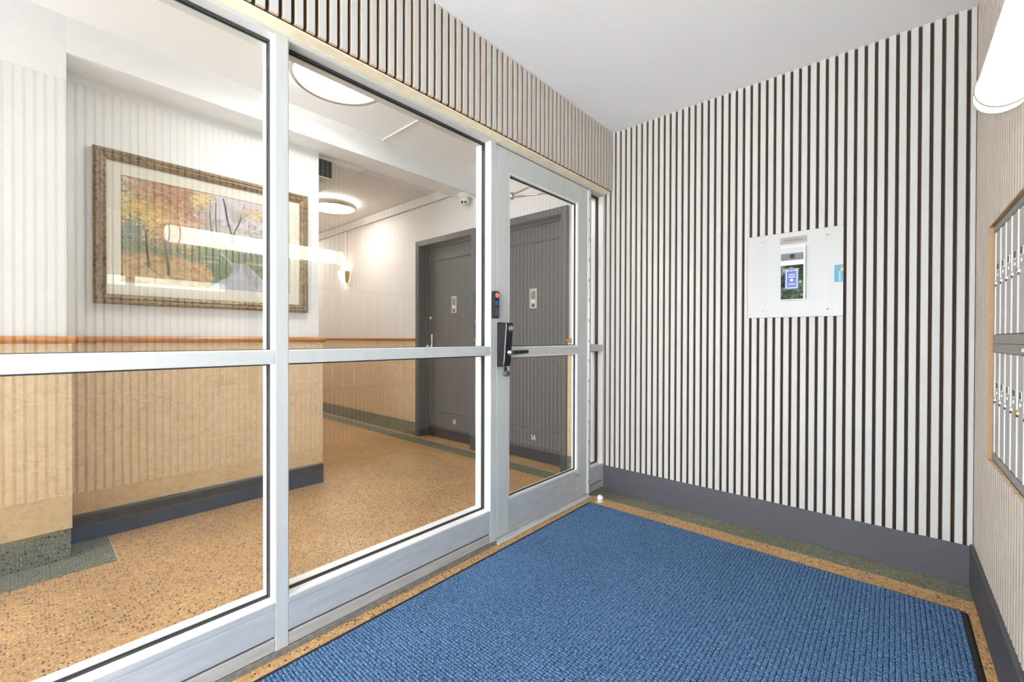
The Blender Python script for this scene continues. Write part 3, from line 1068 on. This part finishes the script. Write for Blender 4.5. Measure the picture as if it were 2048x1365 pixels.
# teal sticker at the panel edge
ts = MB().box(1.3685, PX1 + 0.0003, -0.0058, -0.0044, 1.418, 1.508).build('sticker', 'sticker_teal', ip)
pr = MB()
z = 1.423
for k in range(9):
    hh = random.uniform(0.0035, 0.0060)
    a = random.uniform(0, 0.003)
    pr.box(1.3855 + a, 1.3965 - random.uniform(0, 0.003), -0.0064, -0.0057, z, z + hh * 0.55)
    pr.box(1.3855 + a, 1.3885 + a, -0.0064, -0.0057, z, z + hh)
    z += hh + 0.0014
pr.build('print', 'sticker_white', ts)
MB().box(1.3945, PX1 + 0.0004, -0.0066, -0.0057, 1.474, 1.491).build('print_mark', 'sticker_orange', ts)

# ================================================================== MAILBOXES
bank = thing('mailbox_bank', 'two-tier bank of narrow steel mailboxes recessed in the right wall', 'mailboxes')
BXF = 1.8880     # front of frame rails
yA, yB = MBY1 - 0.014, MBY0 + 0.014
# raw edge of the cut slat panels: tan board lining
ln = MB()
ln.box(XR + 0.0006, XR + SD + 0.006, MBY1 - 0.0040, MBY1 - 0.0002, MBZ0 + 0.0005, MBZ1 - 0.0005)
ln.box(XR + 0.0006, XR + SD + 0.006, MBY0, MBY1 - 0.0002, MBZ1 - 0.0040, MBZ1 - 0.0002)
ln.build('lining', 'board_edge', bank)
box('carcass', (1.8958, 1.955, MBY0 + 0.004, MBY1 - 0.006, MBZ0 + 0.003, MBZ1 - 0.006), 'gap_black', bank)
TIERS = ((1.137, 1.520), (0.690, 1.068))
for nm, z0, z1 in (('frame_rail', 1.522, 1.545), ('frame_rail', 1.1025, 1.1345), ('latch_rail', 1.0695, 1.1015), ('frame_rail', 0.661, 0.688)):
    MB().box(BXF, 1.896, yB, yA, z0, z1, b=0.0012).build(nm, 'mail_frame', bank)
MB().lathe((BXF + 0.0005, -0.885, 1.085), (-1, 0, 0), [(0.011, 0), (0.010, 0.003), (0.0001, 0.004)], n=20).box(BXF - 0.0055, BXF, -0.905, -0.865, 1.080, 1.090).build('latch', 'mail_frame', bank)
MB().box(BXF + 0.001, 1.896, yA - 0.020, yA, 0.689, 1.521, b=0.001).build('frame_stile', 'mail_door', bank)
PIT = 0.098
nd = int((yA - 0.020 - yB) / PIT)
for ti, (z0, z1) in enumerate(TIERS):
    for c in range(nd):
        ya = yA - 0.0205 - PIT * c
        yb = ya - PIT + 0.001
        d = MB().box(1.8912, 1.896, yb + 0.001, ya - 0.012, z0, z1, b=0.0008).build('door', 'mail_door', bank)
        MB().box(1.8890, 1.896, ya - 0.0115, ya, z0, z1, b=0.001).build('hinge_edge', 'mail_edge', d)
        zl = z0 + (0.190 if ti == 0 else 0.198)
        ym = (yb + ya - 0.012) / 2
        MB().box(1.8895, 1.8914, ym - 0.016, ym + 0.020, zl + 0.045, zl + 0.072, b=0.0006).build('label_holder', 'mail_edge', d)
        MB().box(1.8889, 1.8896, ym - 0.020 + (0.004 * ((c * 7) % 3)), ym + 0.010, zl + 0.049, zl + 0.070).build('label', 'mail_label', d)
        MB().lathe((1.8914, ym + 0.004, zl + 0.030), (-1, 0, 0), [(0.006, 0), (0.006, 0.002), (0.0001, 0.003)], n=12).build('view_hole', 'white_plastic', d)
        yk = ya - 0.016
        lkm = 'brass' if (ti == 1 and c == 4) else 'chrome'
        MB().lathe((1.8914, yk, zl), (-1, 0, 0), [(0.0115, 0), (0.0115, 0.004), (0.0095, 0.006), (0.0001, 0.007)], n=18).build('lock', lkm, d)

# ================================================================== TUBE LAMP
LX, LZ, LR = 1.823, 1.797, 0.055
LY0_, LY1_ = -2.235, -1.030
tl = thing('tube_lamp', 'long white cylindrical wall lamp above the mailboxes', 'wall lamp')
MB().tube((LX, LY0_ + 0.07, LZ), (LX, LY1_ - 0.07, LZ), LR, n=40, caps=False).build('diffuser', 'tube_glow', tl)
for ya, yb in ((LY1_ - 0.070, LY1_), (LY0_ + 0.070, LY0_)):
    s_ = 1 if yb > ya else -1
    ecap = MB().lathe((LX, ya, LZ), (0, s_, 0), [(LR, 0), (LR, 0.050), (LR - 0.004, 0.062), (LR - 0.016, 0.069), (0.0001, 0.070)], n=40).build('end_cap', 'cap_glow', tl)
    MB().ring((LX, ya, LZ), (0, 1, 0), LR + 0.001, 0.0038, n=48, q=8).build('band', 'lamp_end', tl)
    MB().ring((LX, ya + s_ * 0.056, LZ), (0, 1, 0), LR - 0.001, 0.0034, n=48, q=8).build('rim', 'lamp_end', ecap)
MB().box(1.868, XR - 0.0004, LY0_ + 0.05, LY1_ - 0.05, LZ - 0.030, LZ + 0.030, b=0.003).build('back_plate', 'lamp_end', tl)

# ================================================================== LOBBY FITTINGS


def disc_light(name, label, c, r, ztop, depth, glow, rings):
    t = thing(name, label, 'ceiling light', group=None)
    x, y = c
    MB().lathe((x, y, ztop), (0, 0, -1), [(r * 0.9, 0), (r * 0.94, depth * 0.35), (r * 0.98, depth * 0.36)], n=64).build('pan', 'white_plastic', t)
    MB().lathe((x, y, ztop), (0, 0, -1), [(r * 0.98, depth * 0.36), (r, depth * 0.45), (r, depth * 0.85), (r * 0.985, depth * 1.05), (r * 0.945, depth * 1.08), (r * 0.91, depth * 0.95)], n=64).build('rim', 'nickel', t)
    if rings:
        MB().lathe((x, y, ztop), (0, 0, -1), [(r * 0.90, depth * 0.05), (r * 0.955, depth * 0.07), (r * 0.955, depth * 0.33), (r * 0.94, depth * 0.35)], n=64).build('side_diffuser', glow, t)
    prof = [(r * 0.91, depth * 0.95)] + [(r * 0.91 * math.cos(a), depth * (0.96 + 0.14 * math.sin(a))) for a in [math.radians(10 * i) for i in range(1, 10)]]
    MB().lathe((x, y, ztop), (0, 0, -1), prof, n=64).build('diffuser', glow, t)
    for a in (40, 160, 280):
        MB().lathe((x + r * 1.01 * math.cos(math.radians(a)), y + r * 1.01 * math.sin(math.radians(a)), ztop - depth * 0.85), (0, 0, -1), [(0.006, 0), (0.007, 0.006), (0.0001, 0.012)], n=12).build('finial', 'chrome', t)
    return t


disc_light('ceiling_light', 'large round flush ceiling light glowing in the lobby behind the glass', (-0.925, -1.565), 0.275, ZL, 0.060, 'disc_glow', True)
disc_light('ceiling_light', 'smaller round ceiling light with double rim in the corridor', (-3.32, -0.44), 0.25, 2.72, 0.085, 'disc_glow_warm', True)

disc_light('ceiling_light', 'unseen extra lobby ceiling light, added at the near end of the lobby', (-0.925, -4.10), 0.275, ZL, 0.060, 'disc_glow_dim', True)  # added out of view for light reaching the niche from the left
disc_light('ceiling_light', 'unseen extra ceiling light, added farther down the corridor behind the niche corner', (-5.35, -0.44), 0.25, 2.72, 0.085, 'disc_glow_warm', True)  # added out of view to brighten the corridor stone and floor

# raceway across the lobby ceiling
rw = MB().box(-1.518, -FD - 0.001, -0.912, -0.888, ZL - 0.012, ZL - 0.0003, b=0.002).build('cable_raceway', 'white_plastic')
tag(rw, 'thin white cable raceway across the lobby ceiling', 'raceway')
rw = MB().box(-4.155, -4.135, YD - 0.010, YD - 0.0005, 2.06, 2.610, b=0.002).build('cable_raceway', 'white_plastic')
tag(rw, 'thin vertical cable cover above the corridor wall sconce', 'raceway')

# sconce
sn = thing('wall_sconce', 'glowing half-bowl wall sconce with metal band in the corridor', 'wall lamp')
SCX, SCZ, SR_ = -4.15, 2.045, 0.115


def half_bowl(mb, r0, a0, a1, m=0, depth=0.9, n=14, q=10):
    vs2, fs2 = [], []
    for i in range(n + 1):
        az = a0 + (a1 - a0) * i / n
        for j in range(q + 1):
            el = math.pi / 2 * j / q
            rr = r0 * math.cos(el) ** 0.8
            vs2.append((SCX + rr * math.cos(az), YD - 0.002 - rr * depth * math.sin(az), SCZ - 1.45 * r0 * math.sin(el)))
    for i in range(n):
        for j in range(q):
            a_ = i * (q + 1) + j
            fs2.append((a_, a_ + 1, a_ + q + 2, a_ + q + 1))
    mb.add(vs2, fs2, m, True)
    return mb


half_bowl(MB(), SR_, math.radians(40), math.pi).build('bowl', 'sconce_glow', sn)
half_bowl(MB(), SR_ * 1.03, 0, math.radians(40)).build('band', 'brass', sn)
MB().tube((SCX, YD - 0.05, SCZ - 0.165), (SCX, YD - 0.05, SCZ - 0.185), 0.010, n=12).build('finial', 'brass', sn)

# security camera hanging from the beam
cc = thing('security_camera', 'white turret security camera with two lenses under the beam', 'camera')
CX, CY, CZ = -1.600, 0.060, 2.552
MB().lathe((CX, CY, CZ), (0, 0, -1), [(0.060, 0), (0.062, 0.006), (0.058, 0.030), (0.054, 0.036), (0.0001, 0.036)], n=32).build('mount', 'white_plastic', cc)
look = (CAM - Vector((CX, CY, CZ - 0.065))).normalized()
look = (look + Vector((-0.05, -0.15, -0.12))).normalized()
bc = Vector((CX, CY, CZ - 0.068))
prof = [(0.048 * math.sin(math.radians(12 * i)), -0.048 * math.cos(math.radians(12 * i))) for i in range(0, 12)]
prof += [(0.036, 0.040), (0.0001, 0.040)]
ball = MB().lathe(bc, look, prof, n=28).build('ball', 'white_plastic', cc)
sd_ = look.cross(Vector((0, 0, 1))).normalized()
for s_ in (-1, 1):
    p = bc + look * 0.0395 + sd_ * (0.0165 * s_) + Vector((0, 0, -0.006))
    MB().lathe(p, look, [(0.0125, 0), (0.0125, 0.0022), (0.0095, 0.003), (0.0001, 0.0022)], n=20).build('lens', 'black_plastic', ball)
MB().tube((CX + 0.05, CY + 0.02, CZ - 0.018), (CX + 0.085, YD, CZ - 0.030), 0.010, n=12).build('conduit', 'white_plastic', cc)

# dark box at the corridor corner under the beam
eb = thing('emergency_light', 'small dark box mounted at the corner under the beam', 'light')
MB().box(-1.93, -1.80, -1.300, -1.190, 2.405, 2.540, b=0.003).build('housing', 'black_plastic', eb)
MB().box(-1.935, -1.795, -1.305, -1.185, 2.540, 2.5515, b=0.002).build('mounting_plate', 'white_plastic', eb)
MB().box(-1.925, -1.806, -1.294, -1.196, 2.398, 2.405, b=0.002).build('lens', 'mat_board', eb)

# ---- apartment doors


def flat_door(name, label, d, num):
    t = thing(name, label, 'door', kind='structure')
    fwid = 0.062
    x0, x1 = d
    YF = YDS - 0.012
    YL = 0.245
    fr = MB().box(x0, x0 + fwid, YF, YL + 0.03, 0, ZD, b=0.003).box(x1 - fwid, x1, YF, YL + 0.03, 0, ZD, b=0.003)
    fr.box(x0 + fwid, x1 - fwid, YF, YL + 0.03, ZD - fwid, ZD, b=0.003)
    fr.box(x0 + fwid, x0 + fwid + 0.014, YL - 0.030, YL, 0, ZD - fwid).box(x1 - fwid - 0.014, x1 - fwid, YL - 0.030, YL, 0, ZD - fwid)
    fr.box(x0 + fwid, x1 - fwid, YL - 0.030, YL, ZD - fwid - 0.014, ZD - fwid)
    fr.build('frame', 'door_paint', t)
    a, b_ = x0 + fwid + 0.002, x1 - fwid - 0.002
    MB().box(a, b_, YL, YL + 0.044, 0.004, ZD - fwid - 0.002, b=0.002).build('leaf', 'door_paint', t)
    MB().box(a + 0.002, b_ - 0.002, YL - 0.002, YL, 0.006, 0.128, b=0.0006).build('kick_plate', 'kick_plate', t)
    # raised panel moulding
    px0, px1, pz0, pz1 = a + 0.085, b_ - 0.075, 0.275, 2.005
    mo = MB()
    for i, (off, wd2, th2) in enumerate(((0, 0.013, 0.012), (0.017, 0.006, 0.006))):
        q0, q1, r0, r1 = px0 + off, px1 - off, pz0 + off, pz1 - off
        mo.box(q0, q0 + wd2, YL - th2, YL, r0, r1, b=0.002).box(q1 - wd2, q1, YL - th2, YL, r0, r1, b=0.002)
        mo.box(q0 + wd2, q1 - wd2, YL - th2, YL, r0, r0 + wd2, b=0.002).box(q0 + wd2, q1 - wd2, YL - th2, YL, r1 - wd2, r1, b=0.002)
    mo.build('panel_moulding', 'door_paint', t)
    xm = (a + b_) / 2 + 0.035
    bl = MB().box(xm - 0.043, xm + 0.043, YL - 0.007, YL, 1.392, 1.575, b=0.002).build('viewer_plate', 'steel_panel', t)
    MB().box(xm - 0.024, xm + 0.024, YL - 0.0085, YL - 0.0068, 1.478, 1.548).build('grille', 'name_plate', bl)
    MB().lathe((xm, YL - 0.007, 1.418), (0, -1, 0), [(0.0145, 0), (0.0135, 0.004), (0.0001, 0.005)], n=18).build('button', 'black_plastic', bl)
    MB().box(xm - 0.024, xm + 0.024, YL - 0.0085, YL - 0.0068, 1.448, 1.464).build('label_slot', 'white_plastic', bl)
    place_text('number', num, 0.070, 'sticker_white', t, (xm, YL - 0.0012, 0.206), ROT_Y, 0.72)
    # dead bolt and latch plate by the left edge
    xk = a + 0.052
    MB().lathe((xk, YL, 1.348), (0, -1, 0), [(0.026, 0), (0.026, 0.005), (0.017, 0.010), (0.016, 0.022), (0.0001, 0.024)], n=20).build('dead_bolt', 'chrome', t)
    lp = MB().box(xk - 0.024, xk + 0.024, YL - 0.005, YL, 0.965, 1.165, b=0.002).build('latch_plate', 'chrome', t)
    MB().lathe((xk, YL - 0.005, 1.020), (0, -1, 0), [(0.016, 0), (0.014, 0.025), (0.027, 0.034), (0.029, 0.048), (0.018, 0.058), (0.0001, 0.060)], n=22).build('knob', 'chrome', lp)
    return t


flat_door('door_2', 'dark grey panelled apartment door numbered 1B', D1, '1B')
flat_door('door_3', 'dark grey panelled apartment door numbered 1A', D2, '1A')

# ================================================================== PICTURE
pic = thing('framed_picture', 'framed autumn park landscape print with wide cream mount', 'picture')
PY0, PY1, PZ0_, PZ1_ = -2.588, -1.424, 1.306, 2.180
FWD = 0.056
PXF = NP + 0.036


def frame_side(p_out, p_in):
    """one mitred length of frame between outer and inner corner pairs: p = ((y,z),(y,z))"""
    (oy0, oz0), (oy1, oz1) = p_out
    (iy0, iz0), (iy1, iz1) = p_in
    prof = [(0.0, 0.0), (0.0, 0.030), (0.10, 0.036), (0.30, 0.036), (0.45, 0.030), (0.62, 0.0335), (0.85, 0.0275), (1.0, 0.022), (1.0, 0.0)]
    A = [(NP + 0.0005 + h_, oy0 + (iy0 - oy0) * t_, oz0 + (iz0 - oz0) * t_) for t_, h_ in prof]
    B = [(NP + 0.0005 + h_, oy1 + (iy1 - oy1) * t_, oz1 + (iz1 - oz1) * t_) for t_, h_ in prof]
    n = len(prof)
    mb_ = MB()
    mb_.add(A + B, [(i, (i + 1) % n, n + (i + 1) % n, n + i) for i in range(n)] + [tuple(range(n - 1, -1, -1)), tuple(range(n, 2 * n))])
    return mb_.build('frame_side', 'frame_bronze', pic)


O = [(PY0, PZ0_), (PY1, PZ0_), (PY1, PZ1_), (PY0, PZ1_)]
I = [(PY0 + FWD, PZ0_ + FWD), (PY1 - FWD, PZ0_ + FWD), (PY1 - FWD, PZ1_ - FWD), (PY0 + FWD, PZ1_ - FWD)]
for i in range(4):
    j = (i + 1) % 4
    frame_side((O[i], O[j]), (I[i], I[j]))
AY0, AY1, AZ0, AZ1 = -2.470, -1.548, 1.436, 2.052
MB().box(NP + 0.001, NP + 0.012, I[0][0] - 0.002, AY0, I[0][1] - 0.002, I[2][1] + 0.002).box(NP + 0.001, NP + 0.012, AY1, I[1][0] + 0.002, I[0][1] - 0.002, I[2][1] + 0.002).box(
    NP + 0.001, NP + 0.012, AY0, AY1, I[0][1] - 0.002, AZ0).box(NP + 0.001, NP + 0.012, AY0, AY1, AZ1, I[2][1] + 0.002).build('mount', 'mat_board', pic)
box('glazing', (NP + 0.0165, NP + 0.0185, I[0][0] - 0.002, I[1][0] + 0.002, I[0][1] - 0.002, I[2][1] + 0.002), 'picture_glass', pic)


# the printed landscape: a flat sheet whose colours are stored per vertex
def fbm(x, y, seed, oct_=5):
    r = np.random.default_rng(seed)
    out = np.zeros_like(x)
    amp = 0.5
    for o_ in range(oct_):
        g_ = r.random((64, 64))
        fx, fy = x * 2 ** o_, y * 2 ** o_
        xi, yi = np.floor(fx).astype(int), np.floor(fy).astype(int)
        tx, ty = fx - xi, fy - yi
        tx, ty = tx * tx * (3 - 2 * tx), ty * ty * (3 - 2 * ty)
        a00, a10 = g_[xi % 64, yi % 64], g_[(xi + 1) % 64, yi % 64]
        a01, a11 = g_[xi % 64, (yi + 1) % 64], g_[(xi + 1) % 64, (yi + 1) % 64]
        out += amp * ((a00 * (1 - tx) + a10 * tx) * (1 - ty) + (a01 * (1 - tx) + a11 * tx) * ty)
        amp *= 0.5
    return out


def srgb(c):
    c = np.asarray(c, float) / 255
    return np.where(c <= 0.04045, c / 12.92, ((c + 0.055) / 1.055) ** 2.4)


def paint(u, v):
    """u to the right, v up, both 0..1"""
    asp = (AY1 - AY0) / (AZ1 - AZ0)
    X_ = u * asp
    col = np.zeros(u.shape + (3,))

    def lay(mask, c):
        m = np.clip(mask, 0, 1)[..., None]
        col[:] = col * (1 - m) + m * c

    def sm(a, b, x):
        t_ = np.clip((x - a) / (b - a), 0, 1)
        return t_ * t_ * (3 - 2 * t_)
    n1, n2, n3, n4 = fbm(X_ * 5, v * 5, 1), fbm(X_ * 16, v * 26, 2), fbm(X_ * 40, v * 60, 3), fbm(X_ * 9, v * 14, 4)
    sky = srgb((214, 205, 212)) * (0.92 + 0.16 * n1[..., None])
    col[:] = sky
    # distant misty trees
    lay(sm(0.50, 0.62, n4 + 0.35 * (0.72 - v)) * 0.55, srgb((158, 165, 158)))
    lay(sm(0.50, 0.60, n2 + 0.9 * (0.58 - v)) * 0.7, srgb((136, 146, 132)))
    lay(sm(0.53, 0.60, fbm(X_ * 12, v * 12, 9) + 0.5 * (0.5 - v)) * sm(0.30, 0.45, v) * 0.5, srgb((190, 165, 110)))
    # far bank
    lay(sm(0.47, 0.43, v + 0.05 * (n1 - 0.5)), srgb((118, 128, 98)) * (0.7 + 0.6 * n2[..., None]))
    # yellow bushes in the middle
    for cx_, cy_, rx, ry, c in ((0.52, 0.48, 0.10, 0.06, (206, 194, 92)), (0.66, 0.46, 0.07, 0.05, (150, 165, 108)), (0.98, 0.56, 0.06, 0.12, (190, 180, 88)), (0.90, 0.46, 0.10, 0.05, (150, 160, 110))):
        dd = ((u - cx_) / rx) ** 2 + ((v - cy_) / ry) ** 2 + (n2 - 0.5) * 2.2
        lay(sm(1.0, 0.6, dd), srgb(c) * (0.7 + 0.6 * n3[..., None]))
    # small arched bridge
    by = 0.375
    lay((np.abs(u - 0.83) < 0.17) * (np.abs(v - 0.44) < 0.018) * 0.9, srgb((205, 202, 198)))
    lay((np.abs(u - 0.83) < 0.17) * (np.abs(v - 0.415) < 0.022) * (np.sin(u * 210) > 0.2) * 0.8, srgb((96, 100, 92)))
    dd = ((u - 0.862) / 0.055) ** 2 + ((v - by) / 0.05) ** 2
    lay((dd < 1.0) * (v > by - 0.03), srgb((225, 222, 216)))
    # river
    left = 0.52 + 0.10 * np.sin((0.4 - v) * 9) + 0.06 * (n1 - 0.5) - 0.02
    right = 0.72 + 0.62 * np.clip(0.28 - v, -0.1, 1) ** 1.0 * 1.1 - 0.10 * (v > 0.3)
    riv = sm(0.0, 0.02, u - left) * sm(0.0, 0.02, right - u) * sm(0.40, 0.36, v)
    lay(riv, srgb((190, 190, 200)) * (0.80 + 0.30 * fbm(X_ * 4, v * 22, 6)[..., None]))
    lay(riv * sm(0.50, 0.62, fbm(X_ * 14, v * 3, 7) + 0.5 * (v - 0.25)) * 0.5, srgb((112, 124, 112)))
    # left lawn and fallen leaves
    bank_ = sm(0.02, 0.0, u - left) * sm(0.46, 0.42, v)
    lay(bank_, srgb((122, 132, 96)) * (0.7 + 0.6 * n2[..., None]))
    lv_ = bank_ * sm(0.30, 0.24, v + 0.10 * (n1 - 0.5)) * sm(0.02, 0.0, u - 0.47 - 0.1 * (n4 - 0.5))
    leafc = srgb((198, 164, 104))[None, None] * (0.62 + 0.76 * n3[..., None])
    lay(lv_, leafc)
    lay(lv_ * sm(0.52, 0.6, n2) * 0.6, srgb((170, 108, 48)))
    # reeds at the left bank, leaves at the right bank
    dd = ((u - 0.53) / 0.06) ** 2 + ((v - 0.22) / 0.13) ** 2 + (n2 - 0.5) * 2.0
    lay(sm(1.0, 0.7, dd), srgb((112, 132, 98)) * (0.6 + 0.8 * n3[..., None]))
    rb = sm(0.0, 0.02, u - right) * sm(0.34, 0.30, v)
    lay(rb, srgb((112, 134, 94)) * (0.6 + 0.8 * n2[..., None]))
    lay(rb * sm(0.0, 0.04, u - right - 0.06 - 0.1 * (n4 - 0.5)), srgb((206, 160, 88)) * (0.6 + 0.8 * n3[..., None]))
    dd = ((u - 0.86) / 0.09) ** 2 + ((v - 0.26) / 0.07) ** 2 + (n2 - 0.5) * 1.6
    lay(sm(1.0, 0.7, dd), srgb((96, 128, 92)) * (0.6 + 0.8 * n3[..., None]))
    # trunks

    def trunk(x0, y0, x1, y1, w0, w1, c):
        t_ = np.clip((v - y0) / (y1 - y0), 0, 1)
        xc = x0 + (x1 - x0) * t_ + 0.002 * np.sin(t_ * 9)
        ww = w0 + (w1 - w0) * t_
        lay(sm(1.25, 0.75, np.abs(u - xc) / ww) * (v > y0) * (v < y1), srgb(c))
    for q in ((0.475, 0.52, 0.465, 0.97, 0.006, 0.004, (96, 88, 80)), (0.505, 0.52, 0.500, 0.97, 0.005, 0.004, (110, 100, 92)),
              (0.61, 0.50, 0.545, 0.98, 0.008, 0.005, (86, 78, 72)), (0.59, 0.50, 0.66, 0.80, 0.007, 0.004, (92, 84, 78)), (0.66, 0.80, 0.75, 0.90, 0.004, 0.002, (110, 100, 92)),
              (0.645, 0.74, 0.68, 0.95, 0.003, 0.002, (110, 100, 92)), (0.72, 0.50, 0.71, 0.82, 0.003, 0.002, (140, 132, 124))):
        trunk(*q)
    # autumn tree crowns at the left
    for cx_, cy_, rx, ry, c, s2 in ((0.08, 0.78, 0.12, 0.20, (204, 186, 110), 11), (0.16, 0.92, 0.14, 0.14, (176, 148, 110), 12), (0.25, 0.80, 0.13, 0.26, (196, 148, 110), 13),
                                    (0.30, 0.90, 0.11, 0.16, (176, 132, 100), 14), (0.22, 0.60, 0.16, 0.16, (205, 158, 100), 15), (0.10, 0.60, 0.12, 0.12, (206, 180, 96), 16),
                                    (0.28, 0.50, 0.12, 0.10, (190, 140, 96), 17), (0.05, 0.50, 0.06, 0.10, (120, 128, 112), 18), (0.42, 0.92, 0.06, 0.08, (214, 190, 130), 19), (0.80, 0.86, 0.12, 0.06, (214, 184, 132), 20)):
        dd = np.sqrt(((u - cx_) / rx) ** 2 + ((v - cy_) / ry) ** 2)
        for kk, tone in enumerate((0.62, 0.85, 1.05, 1.28)):
            nn = fbm(X_ * 30, v * 52, s2 + 40 * kk)
            lay(sm(0.50, 0.58, nn + 0.20 * (0.75 - dd)) * 0.78, srgb(c) * tone)
    for q in ((0.135, 0.16, 0.115, 0.52, 0.007, 0.004, (92, 82, 72)), (0.235, 0.10, 0.215, 0.52, 0.009, 0.005, (78, 70, 62)), (0.03, 0.42, 0.03, 0.60, 0.004, 0.003, (120, 112, 100))):
        trunk(*q)
    # cast shadows belong to the print
    for (x0, y0, x1, y1) in ((0.14, 0.16, 0.24, 0.02), (0.24, 0.10, 0.30, 0.02)):
        t_ = np.clip((v - y0) / (y1 - y0), 0, 1)
        lay(sm(1.3, 0.7, np.abs(u - (x0 + (x1 - x0) * t_)) / 0.009) * (v < y0) * (v > y1) * 0.4, srgb((120, 86, 50)))
    grey = col.mean(-1, keepdims=True)
    return col * 0.86 + grey * 0.14 + 0.015


NU, NV = 390, 260
uu, vv = np.meshgrid(np.linspace(0, 1, NU), np.linspace(0, 1, NV), indexing='ij')
rgb = np.clip(paint(uu, vv), 0, 1)
co = np.zeros((NU * NV, 3))
co[:, 0] = NP + 0.008
co[:, 1] = AY0 + (AY1 - AY0) * uu.ravel()
co[:, 2] = AZ0 + (AZ1 - AZ0) * vv.ravel()
ii, jj = np.meshgrid(np.arange(NU - 1), np.arange(NV - 1), indexing='ij')
a_ = (ii * NV + jj).ravel()
FF = np.stack([a_, a_ + NV, a_ + NV + 1, a_ + 1], -1)
me = bpy.data.meshes.new('art_print')
me.vertices.add(len(co))
me.vertices.foreach_set('co', co.ravel())
me.loops.add(FF.size)
me.loops.foreach_set('vertex_index', FF.ravel().astype(np.int32))
me.polygons.add(len(FF))
me.polygons.foreach_set('loop_start', (np.arange(len(FF)) * 4).astype(np.int32))
me.update(calc_edges=True)
at_ = me.color_attributes.new('print', 'FLOAT_COLOR', 'POINT')
rgba = np.ones((len(co), 4))
rgba[:, :3] = rgb.reshape(-1, 3)
at_.data.foreach_set('color', rgba.ravel())
me.materials.append(MATS['print'])
put('art_print', me, pic)

# ================================================================== OUTSIDE (seen mirrored in the intercom screen)
gd = box('ground', (-7, 8, -16, YE - 0.15, -0.14, -0.125), 'paving')
tag(gd, 'grey paved ground outside the open entrance', 'ground', kind='structure')
hd = thing('street_tree', 'leafy green street tree outside the entrance', 'tree')
r = np.random.default_rng(5)
NL = 4500
d0 = r.normal(size=(NL, 3))
d0 /= np.linalg.norm(d0, axis=1)[:, None]
cxyz = np.array((0.05, -9.0, 2.55)) + d0 * (0.95 * r.random(NL)[:, None] ** 0.4) * np.array((1.15, 0.9, 1.0))
d1 = r.normal(size=(NL, 3))
d1 /= np.linalg.norm(d1, axis=1)[:, None]
d2 = np.cross(d1, r.normal(size=(NL, 3)))
d2 /= np.linalg.norm(d2, axis=1)[:, None]
sz = r.uniform(0.05, 0.10, NL)[:, None]
V = np.stack([cxyz - d1 * sz, cxyz + d2 * sz * 0.45, cxyz + d1 * sz, cxyz - d2 * sz * 0.45], 1)
me = bpy.data.meshes.new('crown')
me.from_pydata(V.reshape(-1, 3).tolist(), [], (np.arange(NL * 4).reshape(-1, 4)).tolist())
me.materials.append(MATS['leaf'])
fo = put('crown', me, hd)
fo['kind'] = 'stuff'
MB().tube((0.05, -9.0, -0.125), (0.08, -9.0, 2.6), 0.09, 0.05, n=12).build('trunk', 'bark', hd)
